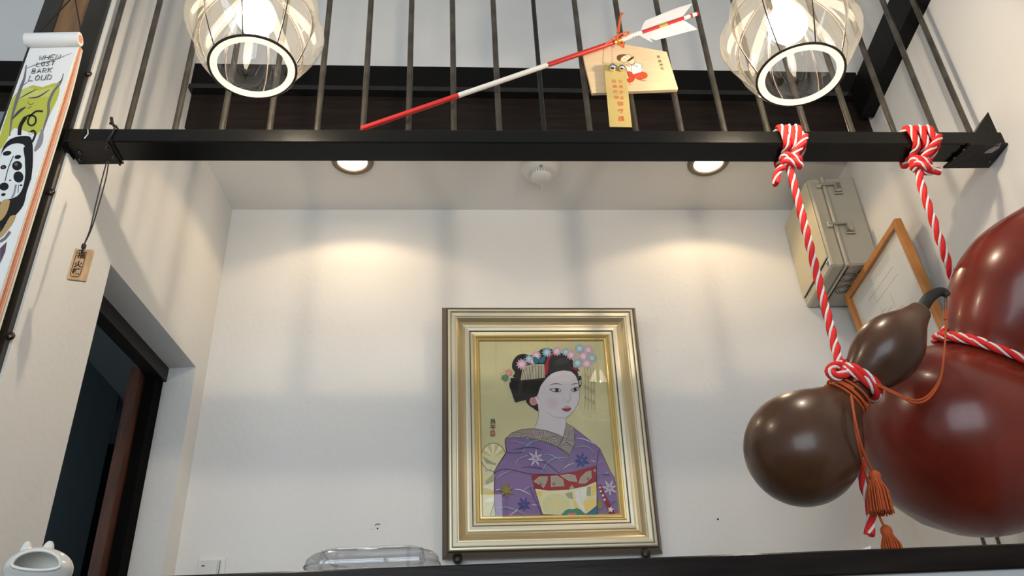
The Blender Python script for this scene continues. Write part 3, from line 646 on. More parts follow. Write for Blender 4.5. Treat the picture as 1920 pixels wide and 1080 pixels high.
# black wall hooks carrying the frame
hook_m = mat('hook_black', (.010, .010, .011), .35)
for (x, y), lab in (((858, 1050), 'black knob hook under the left corner of the portrait frame'), ((1211, 1040), 'black knob hook under the right corner of the portrait frame')):
    P = at_y(x, y, 2.385); r = 9*mpp(P); Yw = back_y(P.x)
    h = thing('wall_hook', V((P.x, Yw-.02, P.z-r)), lab, 'hook', 'picture hooks')
    MB().lathe(P, (0, -1, 0), [(-.006, .001), (-.006, r*.9), (.0, r), (.008, r*.9), (.012, r*.5), (.0125, .001)], 20).build('knob', hook_m, h)
    MB().obox(P+V((0, .006, r*1.1)), V((r*.62, 0, 0)), V((0, .0015, 0)), V((0, 0, r*1.3))).build('strap', hook_m, h)
    MB().tube([P+V((0, .005, 0)), V((P.x, Yw+.004, P.z))], r*.35, 10).build('pin', hook_m, h)

# ------------------------------------------------------------------ electrical box on the right wall
box_m = mat('box_beige', (.50, .46, .36), .38, bump=.05, bscale=80); box_s = mat('box_body', (.44, .42, .35), .45, bump=.05, bscale=80); lid_m = mat('lid_beige', (.60, .53, .36), .32)
bn = on_right(1600, 331); bY = bn.y; zt_ = bn.z
fx = at_y(1512, 337, bY)
bd = NRn.dot(fx-OR)                       # how far the cover stands off the wall
zb_ = at_plane(1557, 496, OR+NRn*bd, NRn).z
fB = at_plane(1463, 449, OR+NRn*bd, NRn); Yf = min(fB.y, back_y(1.3)-.012)
def bp(y, off, z): p = OR+NR*((y-1.45)/NR.y)+NRn*off; return V((p.x, p.y, z))
ebox = thing('electrical_box', bp((bY+Yf)/2, bd/2, zb_), 'beige wall-mounted electrical box with two side latches beside the orange-framed document', 'electrical box')
def slab(mb, y0, y1, o0, o1, z0, z1, ch_=.004):
    c = (bp(y0, o0, z0)+bp(y1, o1, z1))/2
    mb.obox(c, NR*((y1-y0)/2/NR.y), NRn*((o1-o0)/2), V((0, 0, (z1-z0)/2)), 0, ch_); return mb
cov = bd*.38
slab(MB(), bY, Yf, .001, bd-cov, zb_, zt_, .006).build('body', box_s, ebox)
slab(MB(), bY-.006, Yf+.004, bd-cov, bd-cov+.012, zb_-.006, zt_+.005).build('gasket_flange', box_s, ebox)
cover = slab(MB(), bY, Yf, bd-cov+.012, bd-.006, zb_, zt_, .006).build('cover', box_m, ebox)
slab(MB(), bY+.008, Yf-.008, bd-.008, bd, zb_+.035, zt_-.006, .003).build('cover_panel', lid_m, cover)
slab(MB(), bY+.003, bY+.032, bd-.008, bd-.0045, zb_+.006, zb_+.032, .0005).build('sticker', mat('sticker', (.80, .80, .77), .6), cover)
for k in range(4):
    slab(MB(), bY+.008, bY+.028, bd-.0045, bd-.0036, zb_+.010+k*.005, zb_+.012+k*.005, 0).build('sticker_print', mat('sticker_ink', (.05, .05, .05), .6), cover)
for zq in (zt_-.035, zt_-.195):
    l = slab(MB(), bY-.016, bY-.006, bd-cov-.035, bd-cov+.035, zq-.004, zq+.004, .002).build('latch', mat('latch_metal', (.45, .43, .38), .35, metal=.4), ebox)
    slab(MB(), bY-.014, bY-.004, bd-cov+.020, bd-cov+.035, zq-.012, zq+.010, .002).build('catch', box_m, l)
    slab(MB(), bY-.018, bY-.002, bd-cov-.045, bd-cov-.022, zq-.03, zq+.004, .004).build('catch', mat('latch_clear', (.55, .52, .45), .15, metal=.6), l)
    slab(MB(), bY-.006, bY-.001, bd-cov-.05, bd-cov-.018, zq-.038, zq-.03, .002).build('catch', box_s, l)
blk = mat('box_hole', (.006, .006, .006), .8)
P = bp(bY+.045, bd*.25, zb_-.001); MB().lathe(P, (0, 0, -1), [(0, .017), (.003, .016), (.0035, .001)], 20).build('cable_entry', blk, ebox)
for y_, o_ in ((bY+.075, bd*.50), (bY+.15, bd*.45)):
    P = bp(y_, o_, zb_-.0005)
    k = MB().lathe(P, (0, 0, -1), [(0, .024), (.002, .0235), (.0022, .001)], 24).build('knockout', box_s, ebox)
    for r in (.0245, .0155): MB().tube([P+V((r*math.cos(t), r*math.sin(t), -.002)) for t in [.4+5.4*i/24 for i in range(25)]], .0008, 5).build('knockout_groove', blk, k)

# ------------------------------------------------------------------ document frame on the right wall
ft, nt_ = on_right(1587, 547, .052), on_right(1684, 417, .056)
dy = (nt_.y-ft.y); zt2 = (ft.z+nt_.z)/2; lenY = abs(nt_.y-ft.y)
tl = math.radians(4.5)
fe = -NR; fu = (V((0, 0, 1))*math.cos(tl)+NRn*math.sin(tl)).normalized(); ff = fu.cross(fe).normalized()
if ff.dot(NRn) < 0: ff = -ff
HW, HH = (ft-nt_).length/2*1.0, .26
mid = (ft+nt_)/2; mid.z = zt2
DC = mid-fu*HH
orange_wood = mat('orange_wood', (.50, .20, .045), .45, bump=.1, bscale=30, var=.18, vscale=12, stretch=(3, 3, 1))
doc = thing('document_frame', DC-fu*HH, 'orange wood frame with a white document hanging behind the gourds', 'picture frame')
bw = .020
for sgn, a_, b_2, nm in ((1, fe, fu, 'frame_side'), (-1, fe, fu, 'frame_side')):
    MB().obox(DC+fe*(sgn*(HW-bw/2)), fe*(bw/2), ff*.011, fu*HH, 0, .002).build(nm, orange_wood, doc)
for sgn in (1, -1):
    MB().obox(DC+fu*(sgn*(HH-bw/2)), fe*(HW-bw), ff*.010, fu*(bw/2), 0, .002).build('frame_rail', orange_wood, doc)
MB().obox(DC-ff*.006, fe*(HW-bw*.7), ff*.002, fu*(HH-bw*.7)).build('mat_board', mat('mat_board', (.70, .69, .63), .7), doc)
DP = Print(DC-ff*.0035, ff)
MB().obox(DC-ff*.0042, fe*(HW-bw-.028), ff*.0006, fu*(HH-bw-.03)).build('paper', mat('doc_paper', (.72, .74, .74), .7), doc)
def D2(u, v): q = DC+fe*u+fu*v; d_ = q-CAM; return (960+FPX*d_.dot(_R)/d_.dot(_F), 540-FPX*d_.dot(_U)/d_.dot(_F))
for v, u0, u1 in ((.17, -.10, .10), (.14, -.06, .11), (.10, -.10, -.02), (.085, -.10, .02), (.06, -.09, .05), (.03, -.1, .08), (0, -.1, .08), (-.03, -.1, .06)):
    DP.stroke([D2(u0, v), D2(u1, v)], .9, '#9aa0a4')
for u in (-.05, .03): DP.stroke([D2(u, .12), D2(u, .02)], .7, '#a9aeb0')
DP.ell(D2(.06, .045), 7, 9, '#d9b3b3'); DP.ell(D2(.06, .045), 5, 7, '#d8d6d4')
DP.build('document_print', doc)
MB().add([DC+fe*(sx*(HW-bw))+fu*(sz*(HH-bw))+ff*.004 for sx, sz in ((-1, -1), (1, -1), (1, 1), (-1, 1))], [(0, 1, 2, 3)]).build('glazing', thin_glass('doc_glass', (1, 1, 1), .02, 1.1), doc)

# ------------------------------------------------------------------ small things on the back wall
def bw_pt(x, y, off=0):
    O = V((0, YB-off, CZ)); n = V((.02, -1, 0)).normalized(); return at_plane(x, y, O, n)
wx = V((1, .02, 0)).normalized(); wn = V((.02, -1, 0)).normalized()
s0, s1 = bw_pt(374, 1047), bw_pt(425, 1046)
sw = thing('light_switch', (s0+s1)/2+wn*.004-V((0, 0, .12)), 'white wall switch plate low on the back wall near the doorway', 'switch')
cc = (s0+s1)/2-V((0, 0, .06)); hwid = (s1-s0).length/2
sw_m = mat('switch_white', (.78, .77, .74), .4)
MB().obox(cc+wn*.003, wx*hwid, wn*.004, V((0, 0, .06)), 0, .002).build('plate', sw_m, sw)
MB().obox(cc+wn*.009-wx*.006, wx*hwid*.62, wn*.003, V((0, 0, .052)), 0, .001).build('rocker', mat('rocker_white', (.70, .70, .69), .35), sw)
MB().obox(bw_pt(381, 1061, .012), wx*.004, wn*.0008, V((0, 0, .0016))).build('indicator', blk, sw)
MB().obox(cc+wn*.0115+wx*(hwid*.62), wx*.0012, wn*.001, V((0, 0, .05))).build('rocker_gap', mat('gap_grey', (.25, .25, .25), .6), sw)
hole_m = mat('nail_hole', (.012, .012, .012), .9)
P = bw_pt(708, 984); mb = MB(); mb.tube([bw_pt(703, 985, .0005), bw_pt(707, 982, .0015), bw_pt(713, 983, .0005)], .0011, 6); mb.ball(bw_pt(708, 991, 0), .0025, n=8); mb.ball(bw_pt(698, 993, 0), .0012, n=8)
tag(mb.build('nail_mark', hole_m), 'small dark nail marks on the plaster left of the portrait', 'nail mark')
mb = MB(); mb.ball(bw_pt(1346, 973.5, 0), .0028, n=10); tag(mb.build('nail_mark', hole_m), 'single dark nail hole in the plaster right of the portrait', 'nail mark')
# pipes low on the right wall
for x, lab in ((1838, 'thin dark cable low on the right wall under the red gourd, nearer the back'), (1866, 'thin dark cable low on the right wall under the red gourd, nearer the viewer')):
    P = on_right(x, 1000, .004); mb = MB(); mb.tube([V((P.x, P.y, .0)), V((P.x, P.y, P.z+.10))], .004, 8); tag(mb.build('wall_cable', mat('cable_dark', (.05, .05, .055), .5)), lab, 'cable', 'cables on the right wall')
#@@PART3
# ------------------------------------------------------------------ ropes
red_m = mat('rope_red', (.74, .032, .028), .75, bump=.3, bscale=260, spec=.2); white_m = mat('rope_white', (.82, .78, .78), .8, bump=.3, bscale=260, spec=.2)
RD = .0088                                     # rope radius
def twist(red, white, path, pitch=.084, ph=0., R=RD, ends=True):
    path = resample(path, .004); fr = frames(path)
    s = 0
    for k in range(4):
        isred = k % 2 == 0; mb = red if isred else white
        rr = R*(.64 if isred else .31); ro = R*(.45 if isred else .68)
        pts = []; s = 0
        for i, (P, a, b) in enumerate(fr):
            if i: s += (fr[i][0]-fr[i-1][0]).length
            t = ph+2*math.pi*s/pitch+k*math.pi/2
            pts.append(P+a*(ro*math.cos(t))+b*(ro*math.sin(t)))
        mb.tube(pts, rr, 7)
def sq_wrap(x0, x1, turns, yf, ybk, zt0, zb0, r, start=0.):
    """helix round the rail section"""
    base = [(yf-r, zt0-.004), (yf-r, zb0+.004), (yf+.004, zb0-r), (ybk-.004, zb0-r), (ybk+r, zb0+.004), (ybk+r, zt0-.004), (ybk-.004, zt0+r), (yf+.004, zt0+r)]
    pts = []; n = len(base)*turns
    for i in range(n+1):
        y, z = base[(i+6) % 8]; pts.append(V((x0+(x1-x0)*i/n, y, z)))
    return spline(pts, 4)

def gourd_axis(p0, p1, pc, Yc, kk_=.45):
    zv = (at_y(*pc, Yc)-CAM).dot(_F)
    return [(CAM+ray(*p)*zv).lerp(at_y(*p, Yc), kk_) for p in (p0, p1)]
def gourd_mesh(P0, P1, Lpx, prof, wob=.012, n=56):
    ax = P1-P0; L = ax.length; s = L/Lpx; sr = mpp(P0.lerp(P1, .35))/s
    prof = [(t, r*sr) for t, r in prof]
    pr = spline([(t, r, 0) for t, r in prof], 5)
    return MB().lathe(P0, ax.normalized(), [(q.x*s, max(q.y, 0)*s) for q in pr], n, fn=lambda th, t: 1+wob*math.sin(2*th+t*9)+wob*.6*math.sin(3*th+1.3-t*14)), s, ax.normalized()
red_lac = mat('red_lacquer', (.17, .022, .011), .27, bump=.12, bscale=9, var=.35, vscale=5, coat=.12, spec=.42)
brown_lac = mat('brown_lacquer', (.080, .034, .016), .30, bump=.14, bscale=14, var=.30, vscale=9, coat=.1, spec=.42)
cord_m = mat('orange_cord', (.50, .085, .015), .7, bump=.2, bscale=250)

# big red gourd
G0, G1 = gourd_axis((1729, 983), (2015, 323), (1805, 808), 1.60, .15)
profB = [(0, 0), (4, 30), (12, 68), (30, 108), (58, 146), (95, 174), (140, 190), (190, 194), (230, 186), (262, 165), (288, 136), (306, 110), (322, 95), (342, 97), (374, 107), (430, 119), (480, 122), (530, 113), (570, 94), (600, 74), (630, 55), (665, 43), (700, 38), (715, 34), (719, 0)]
mb, sB_, axB = gourd_mesh(G0, G1, 719, profB)
big = thing('hanging_gourd', G0-V((0, 0, .02)), 'large glossy red lacquered bottle gourd hanging at the right edge', 'gourd', 'lacquered gourds')
mb.build('shell', red_lac, big)
tipB = G0+axB*(719*sB_)
MB().tube([tipB-axB*.01, tipB+axB*.02, tipB+axB*.035+V((.01, 0, 0))], [.016, .012, .008], 10).build('stem', hook_m, big)
# small brown gourd
H0, H1 = gourd_axis((1435, 921), (1731, 577), (1592, 735), 1.40)
profS = [(0, 0), (2, 16), (6, 32), (16, 55), (36, 79), (65, 97), (100, 104), (135, 98), (170, 79), (200, 54), (222, 38), (243, 31), (262, 34), (288, 47), (318, 59), (348, 63), (378, 57), (402, 44), (422, 31), (438, 24), (447, 21), (452, 15), (454, 0)]
mb, sS, axS = gourd_mesh(H0, H1, 454, profS, .010)
small = thing('hanging_gourd', H0-V((0, 0, .08)), 'small glossy dark brown bottle gourd with black curved stem hanging beside the red one', 'gourd', 'lacquered gourds')
mb.build('shell', brown_lac, small)
tip = H0+axS*(452*sS)
st = spline([tip-axS*.004, at_y(1740, 561, 1.358), at_y(1754, 550, 1.356), at_y(1768, 547, 1.355), at_y(1777, 555, 1.355)], 5)
MB().tube(st, [.012-.006*abs(i/(len(st)-1)-.15) for i in range(len(st))], 12).build('stem', mat('stem_black', (.012, .012, .012), .55, bump=.3, bscale=40), small)
MB().lathe(tip-axS*.003, axS, [(0, .017), (.002, .0168), (.0025, .001)], 20).build('neck_ring', mat('neck_grey', (.25, .22, .20), .5), small)

# rope carrying the small gourd
def ring(P0, ax, s, t, rpx, extra, a0, turns, pitch_t, n=40):
    a = ax.orthogonal().normalized()
    # start direction towards the viewer's left
    ref = (-_R); ref = (ref-ax*ref.dot(ax)).normalized(); b = ax.cross(ref)
    out = []
    N = int(n*turns)
    for i in range(N+1):
        th = a0+2*math.pi*turns*i/N
        out.append(P0+ax*((t+pitch_t*i/N)*s)+(ref*math.cos(th)+b*math.sin(th))*(rpx*mpp(P0+ax*(t*s))+extra))
    return out
def rail_t(x): return rz(x), rz(x)-hz
def hang_rope(name, label, x0px, x1px, knot, hang, loops, tail, rpost):
    red, white = MB(), MB()
    X0, X1 = at_y(x0px, 240, 1.445).x, at_y(x1px, 240, 1.445).x
    tz, bz = rail_t((X0+X1)/2)
    wrap = sq_wrap(X0, X1, 3, 1.45, yb, tz, bz, RD*1.02)
    twist(red, white, wrap)
    # knot under the rail: two tight coils round the hanging part
    K = at_y(*knot, 1.437)
    coil = []
    for i in range(41):
        th = .6+2*math.pi*1.9*i/40
        coil.append(K+V((.0175*math.cos(th), .010*math.sin(th)-.006, .016-.030*i/40+.004*math.sin(2*th))))
    twist(red, white, coil, .05)
    twist(red, white, spline([wrap[-1], V((X1-.004, 1.438, bz+.01)), K+V((.006, -.002, .012)), K+V((-.004, .0, -.004))], 6))
    twist(red, white, spline([K+V((-.012, .004, .0))]+[at_y(*q, 1.436) for q in tail], 6))
    twist(red, white, spline([K]+hang, 8))
    for l in loops: twist(red, white, l)
    o = thing(name, K-V((0, 0, .02)), label, 'rope', 'red and white ropes')
    red.build('red_strand', red_m, o); white.build('white_strand', white_m, o)
    return o
wl = ring(H0, axS, sS, 256, 33, RD*.8, -.5, 2.1, 16)
kl = [at_y(1578, 684, 1.385), at_y(1562, 688, 1.375), at_y(1556, 697, 1.372), at_y(1566, 706, 1.370), at_y(1582, 702, 1.368), at_y(1594, 694, 1.372), at_y(1602, 686, 1.385)]
tailS = [at_y(1606, 775, 1.425), at_y(1604, 805, 1.428), at_y(1610, 850, 1.428), at_y(1620, 905, 1.428), at_y(1631, 945, 1.428), at_y(1634, 968, 1.428), at_y(1629, 1006, 1.428)]
hangS = [at_y(1483, 325, 1.437), at_y(1506, 412, 1.437), at_y(1533, 520, 1.435), at_y(1559, 620, 1.425), at_y(1571, 670, 1.405), at_y(1577, 692, 1.388)]
hang_rope('twisted_rope', 'red and white twisted rope tied round the rail and holding the small brown gourd', 1461, 1505, (1482, 306), hangS,
          [wl, spline(kl, 6), spline(tailS, 6)], [(1468, 314), (1459, 322), (1456, 333), (1455, 347)], None)
wlB = ring(G0, axB, sB_, 325, 97, RD*.9, 0, 1.15, 4, 60)
hangB = [at_y(1727, 345, 1.44), at_y(1747, 405, 1.45), at_y(1771, 475, 1.48), at_y(1790, 535, 1.53), at_y(1795, 575, 1.56), wlB[0]]
hang_rope('twisted_rope', 'red and white twisted rope tied round the rail and looped about the large red gourd', 1700, 1753, (1724, 312), hangB,
          [wlB], [(1738, 322), (1750, 321), (1763, 321)], None)

# orange tassel cord on the small gourd
W0 = H0+axS*(232*sS)
tc_ = thing('tassel_cord', at_y(1640, 960, 1.37), 'orange cord with two tassels wound round the waist of the small brown gourd', 'tassel')
cb = MB()
for k, (t_, ph) in enumerate(((222, .2), (228, 1.4), (234, 2.6), (239, .8), (231, 3.3))):
    r_ = ring(H0, axS, sS, t_, 37.5-k*.9 if k < 4 else 38.5, .003, ph, 1.0, (4 if k % 2 else -5)); cb.tube(r_, .0027, 6)
cb.build('waist_winding', cord_m, tc_)
for off in (0, 3):
    pth = [at_y(1600, 712+off, 1.366), at_y(1617, 708+off, 1.362), at_y(1640, 717+off*1.2, 1.358), at_y(1676, 735+off, 1.352), at_y(1712, 750+off*1.5, 1.348), at_y(1737, 744+off*2, 1.346), at_y(1757, 720+off*2, 1.346), at_y(1767, 690+off, 1.348), at_y(1772, 640, 1.350), at_y(1774+off*.6, 592, 1.353)]
    MB().tube(spline(pth, 6), .0021, 6).build('cord', cord_m, tc_)
for off in (-1.6, 1.6):
    MB().tube([at_y(1774+off, 594, 1.353), at_y(1773+off*1.2, 575, 1.353), at_y(1774+off, 556, 1.353)], .0008, 5).build('wire_loop', mat('wire_grey', (.12, .10, .09), .4, metal=.8), tc_)
MB().tube([at_y(1773.5, 600, 1.353), at_y(1774.5, 580, 1.353)], .0035, 8).build('cord_end', cord_m, tc_)
def tassel(head, end, w0, w1, Y, cordpath):
    Hh, E = at_y(*head, Y), at_y(*end, Y); s = mpp(Hh); ax = (E-Hh); L = ax.length; ax.normalize()
    t = MB().lathe(Hh, ax, [(-.011, .0005), (-.010, .004), (-.006, w0*s*.85), (0, w0*s), (.006, w0*s*.9), (.009, w0*s*.72)], 18).build('tassel_knob', cord_m, tc_)
    a = ax.orthogonal().normalized(); b = ax.cross(a); fr_ = MB(); random.seed(7)
    for i in range(70):
        th = 2*math.pi*i*.618; rr = math.sqrt((i+.5)/70)
        d_ = a*math.cos(th)+b*math.sin(th); e_ = L*(1-.04*random.random())
        fr_.tube([Hh+ax*.006+d_*(rr*w0*s*.8), Hh+ax*(L*.4)+d_*(rr*w1*s*.86), Hh+ax*e_+d_*(rr*w1*s)], .0013, 5)
    o = fr_.build('tassel_fringe', cord_m, tc_); o['kind'] = 'stuff'
    MB().tube(spline([at_y(*q, Y_) for q, Y_ in cordpath], 6), .0022, 6).build('cord', cord_m, tc_)
tassel((1640, 893), (1653, 964), 11.5, 23, 1.375, [((1596, 742), 1.345), ((1604, 790), 1.325), ((1618, 845), 1.345), ((1637, 886), 1.375)])
tassel((1662, 996), (1684, 1062), 11, 21, 1.395, [((1598, 748), 1.345), ((1607, 820), 1.335), ((1626, 900), 1.392), ((1649, 968), 1.395), ((1660, 990), 1.395)])

# ------------------------------------------------------------------ arrow, plaque and gilt tag on the railing
arr_red = mat('arrow_red', (.56, .025, .02), .35); arr_white = mat('arrow_white', (.80, .77, .74), .55); gold_f = mat('gold_foil', (.80, .52, .12), .3, metal=.8)
YA = 1.462
def apt(x): # along the shaft by photo column
    a, b = at_y(676, 242.0, YA), at_y(1308, 25.5, YA)
    lo, hi = 0., 1.
    for _ in range(30):
        m_ = (lo+hi)/2; q = a.lerp(b, m_); d_ = q-CAM; X = 960+FPX*d_.dot(_R)/d_.dot(_F)
        if X < x: lo = m_
        else: hi = m_
    return a.lerp(b, lo)
arrow = thing('ceremonial_arrow', apt(690), 'red and white ceremonial arrow with white feathers leaning on the railing', 'arrow')
def seg(name, x0, x1, r, m): P, Q = apt(x0), apt(x1); return MB().tube([P, Q], r, 12).build(name, m, arrow)
seg('shaft_section', 677, 859, .0062, arr_red); seg('shaft_section', 859, 1026, .0063, arr_white); seg('shaft_section', 1026, 1151, .0062, arr_red)
seg('gold_band', 1151, 1166, .0064, gold_f); w = seg('paper_wrap', 1165, 1202, .0072, arr_white)
seg('shaft_section', 1202, 1281, .0052, arr_red); seg('gold_band', 1235, 1250, .0056, gold_f)
seg('shaft_section', 1281, 1293, .0054, arr_white); seg('shaft_section', 1293, 1297, .0056, arr_red); seg('shaft_section', 1297, 1306, .0052, arr_white)
mb = MB(); mb.ball(apt(1307), .0062, n=12); mb.build('nock', mat('nock_red', (.40, .012, .03), .4), arrow)
K = lambda x, y: (1140+x/10.667, y/10.667)
feath = mat('feather_white', (.80, .78, .78), .8, bump=.15, bscale=60)
for pl_, Y_ in (([(640, 640), (660, 590), (735, 415), (1060, 285), (1400, 150), (1690, 70), (1600, 190), (1500, 320), (1500, 350), (660, 665)], 1.458), ([(650, 690), (655, 725), (870, 842), (885, 838), (830, 760), (950, 800), (1160, 750), (1560, 640), (1790, 585), (1640, 480), (1510, 405), (1490, 370)], 1.458)):
    mb = MB(); mb.prism([at_y(*K(*q), YA) for q in pl_], (0, .0008, 0)); mb.build('feather', feath, arrow)
PW = Print(V((0, YA-.0074, CZ)), V((0, -1, 0)))
for q in ((1188, 71), (1191, 70), (1194, 69), (1197, 68)): PW.stroke([(q[0]-1, q[1]-1.6), (q[0]+1.2, q[1]+1.0)], .8, '#55504a')
PW.build('wrap_print', arrow)
# orange cord from a bar round the arrow
oc = mat('orange_silk', (.75, .13, .03), .6)
mb = MB(); mb.tube(spline([at_y(1164, 26, 1.470), at_y(1162, 45, 1.462), at_y(1160, 64, 1.452), at_y(1157, 74, 1.449), at_y(1166, 88, 1.455)], 6), .0022, 6)
mb.tube(spline([at_y(1161, 66, 1.452), at_y(1152, 70, 1.450), at_y(1145, 77, 1.452), at_y(1135, 82, 1.456)], 6), .0024, 6)
mb.tube(spline([at_y(1155, 70, 1.450), at_y(1168, 62, 1.447), at_y(1179, 60, 1.447), at_y(1176, 65, 1.447), at_y(1164, 70, 1.449)], 6), .0022, 6)
mb.tube([at_y(1157, 62, 1.452), at_y(1164, 24, 1.470)], .002, 6)
mb.tube(spline([at_y(1164, 24, 1.470), at_y(1160, 20, 1.477)+V((0, .02, 0)), at_y(1168, 25, 1.472)], 4), .002, 6)
mb.tube(spline([at_y(1167, 78, 1.4545), at_y(1169, 84, 1.462), at_y(1169, 89, 1.468)], 4), .0022, 6); mb.ball(at_y(1168.5, 82, 1.462), .0032, n=10)
tag(mb.build('silk_cord', oc), 'orange silk cord tying the arrow and wooden plaque to a railing bar', 'cord')
# wooden votive plaque
ema_m = mat('plaque_wood', (.74, .55, .33), .6, bump=.08, bscale=25, var=.06, vscale=10, stretch=(1, 1, 12))
YE = 1.4685
Q = lambda x, y: (1090+x/10.105, 80+y/10.105)
cor = [(30, 235), (200, 945), (215, 955), (1815, 885), (1832, 870), (1620, 185), (1600, 170), (760, 20), (720, 15)]
ema = thing('votive_plaque', at_y(1190, 172, YE), 'five-sided wooden votive plaque painted with a small figure hanging on the railing', 'plaque')
mb = MB(); mb.prism([at_y(*Q(*p), YE) for p in cor], (0, .0085, 0)); mb.build('board', ema_m, ema)
EP = Print(V((0, YE-.0002, CZ)), V((0, -1, 0)), .00002)
LQ = lambda l: [Q(*p) for p in l]
EP.poly(LQ([(720, 350), (680, 320), (672, 270), (700, 235), (780, 220), (850, 225), (800, 260), (760, 290), (745, 330)]), '#6f4a34', 3)
EP.poly(LQ([(745, 330), (760, 280), (830, 240), (890, 228), (945, 250), (930, 300), (900, 345), (840, 370), (780, 370)]), '#f0dcb6', 3, '#3a2d22', .6)
EP.poly(LQ([(860, 345), (890, 330), (1000, 300), (1018, 340), (1000, 390), (950, 410), (905, 395)]), '#eed9a8', 3, '#3a2d22', .6)
EP.poly(LQ([(870, 345), (940, 285), (995, 258), (990, 285), (910, 350)]), '#3a2a22', 2)
EP.stroke(LQ([(800, 310), (815, 300), (830, 312)]), .6, '#3a2d22'); EP.stroke(LQ([(850, 262), (870, 260)]), .6, '#3a2d22')
EP.poly(LQ([(830, 410), (900, 425), (950, 440), (955, 560), (880, 560), (850, 480)]), '#f2e9dd', 2, '#3a2d22', .6)
EP.poly(LQ([(950, 440), (1000, 430), (1010, 390), (1060, 385), (1130, 410), (1165, 470), (1150, 540), (1060, 590), (970, 600)]), '#f6f2ea', 3, '#3a2d22', .6)
EP.stroke(LQ([(840, 410), (870, 440), (920, 450)]), 1.0, '#d8452c'); EP.stroke(LQ([(1040, 420), (1060, 460), (1010, 435)]), .7, '#3a2d22', 3); EP.stroke(LQ([(1150, 440), (1135, 505)]), .7, '#3a2d22')
EP.poly(LQ([(870, 555), (955, 560), (1010, 690), (930, 755), (890, 740), (870, 690), (910, 670)]), '#d8452c', 2, '#5a2018', .6)
EP.poly(LQ([(985, 610), (1080, 575), (1160, 555), (1230, 580), (1252, 625), (1220, 670), (1120, 700), (1060, 690)]), '#e2552f', 3, '#5a2018', .6)
EP.stroke(LQ([(1150, 580), (1190, 640)]), .6, '#5a2018'); EP.stroke(LQ([(1100, 655), (1120, 690)]), .6, '#5a2018'); EP.stroke(LQ([(1120, 710), (1170, 725), (1235, 712)]), .7, '#3a2d22'); EP.stroke(LQ([(890, 780), (940, 800)]), .5, '#3a2d22')
ux_, uz_ = V((1, 0, 0)), V((0, 0, 1))
EP.build('plaque_painting', ema)
EP = Print(V((0, YE-.0002, CZ)), V((0, -1, 0)), .00002)
for ch_, c_ in zip('筥森神社', ((1462, 272), (1487, 352), (1512, 422), (1532, 492))): EP.text(ch_, Q(*c_), .0095, '#4a3426', ux_, uz_, .012)
EP.build('plaque_lettering', ema)
# gilt tag with two bells
YG = 1.4525
U_ = lambda x, y: (1120+x/8, 110+y/8)
gt = thing('gilt_charm_tag', at_y(1164, 237, YG), 'long gilt charm tag with red characters and two silver bells', 'charm')
mb = MB(); mb.prism([at_y(*U_(*p), YG) for p in ((97, 62), (185, 1022), (520, 1028), (418, 60))], (0, .0012, 0)); mb.build('tag_sheet', mat('gilt_sheet', (.72, .54, .20), .38, metal=.35, var=.08, vscale=14), gt)
GP = Print(V((0, YG-.0002, CZ)), V((0, -1, 0)), .00002)
lean = (at_y(*U_(185, 1022), YG)-at_y(*U_(97, 62), YG)); RDk = '#cf4a26'
for s_, pts_ in (('交通安全', ((345, 345), (350, 425), (360, 505), (370, 590))), ('招福厄除', ((245, 340), (260, 420), (272, 500), (285, 582)))):
    for ch_, c_ in zip(s_, pts_): GP.text(ch_, U_(*c_), .0115, RDk, ux_, uz_)
for ch_, c_, z_ in zip('御守護', ((345, 680), (350, 790), (360, 905)), (.0155, .0155, .0165)): GP.text(ch_, U_(*c_), z_, RDk, ux_, uz_)
GP.build('tag_lettering', gt)
sil = mat('bell_silver', (.80, .78, .80), .12, metal=1.0)
for x, y, r in ((230, 128, 60), (365, 135, 50)):
    P = at_y(*U_(x, y), YG-.007); rr = r/8*mpp(P)
    bl = MB(); bl.ball(P, rr, n=20); bo = bl.build('bell', sil, gt)
    MB().tube([P+V((rr*1.0*math.cos(t), rr*1.0*math.sin(t), -rr*.1)) for t in [2*math.pi*i/20 for i in range(20)]], .0006, 5, closed=True).build('bell_seam', mat('seam_dark', (.05, .05, .05), .4), bo)
MB().tube([at_y(1147, 86, YG+.002), at_y(1148, 119, YG)], .0009, 5).build('thread', mat('thread_grey', (.45, .40, .42), .7), gt)
MB().tube([at_y(1148, 119, YG), at_y(*U_(230, 128), YG-.007)], .0009, 5).build('thread', mat('thread_grey', (.45, .40, .42), .7), gt)

# ------------------------------------------------------------------ wooden tag on a black cord
YT = 1.436
blk_cord = mat('black_cord', (.012, .009, .008), .7)
wt = thing('wooden_charm', at_y(142, 526, YT), 'small wooden charm tag with branded characters hanging from the rail on a black cord', 'charm')
T2 = lambda x, y: (115+x/13.5, 455+y/13.5)
tagw = mat('tag_wood', (.55, .34, .17), .6, bump=.15, bscale=25, var=.22, vscale=40, stretch=(4, 1, .6))
mb = MB(); mb.prism([at_y(*T2(*p), YT) for p in ((350, 150), (125, 890), (135, 915), (575, 970), (600, 960), (805, 200), (795, 180))], (0, .006, 0)); mb.build('tag_board', tagw, wt)
TP = Print(V((0, YT-.0002, CZ)), V((0, -1, 0)), .00002)
loop_ = [(400, 230), (450, 195), (590, 205), (640, 240), (470, 830), (420, 865), (270, 855), (220, 810), (400, 230)]
TP.stroke([T2(*p) for p in loop_], 1.5, '#5b3426')
for ch_, c_ in zip('福火鎮', ((500, 330), (425, 560), (370, 740))): TP.text(ch_, T2(*c_), .0165, '#33231d', V((1, 0, -.05)), V((.0, 0, 1)), .03)
TP.build('branding', wt)
mb = MB()
Xc = at_y(206, 262, 1.444).x; tz, bz = rail_t(Xc); r_ = .0022
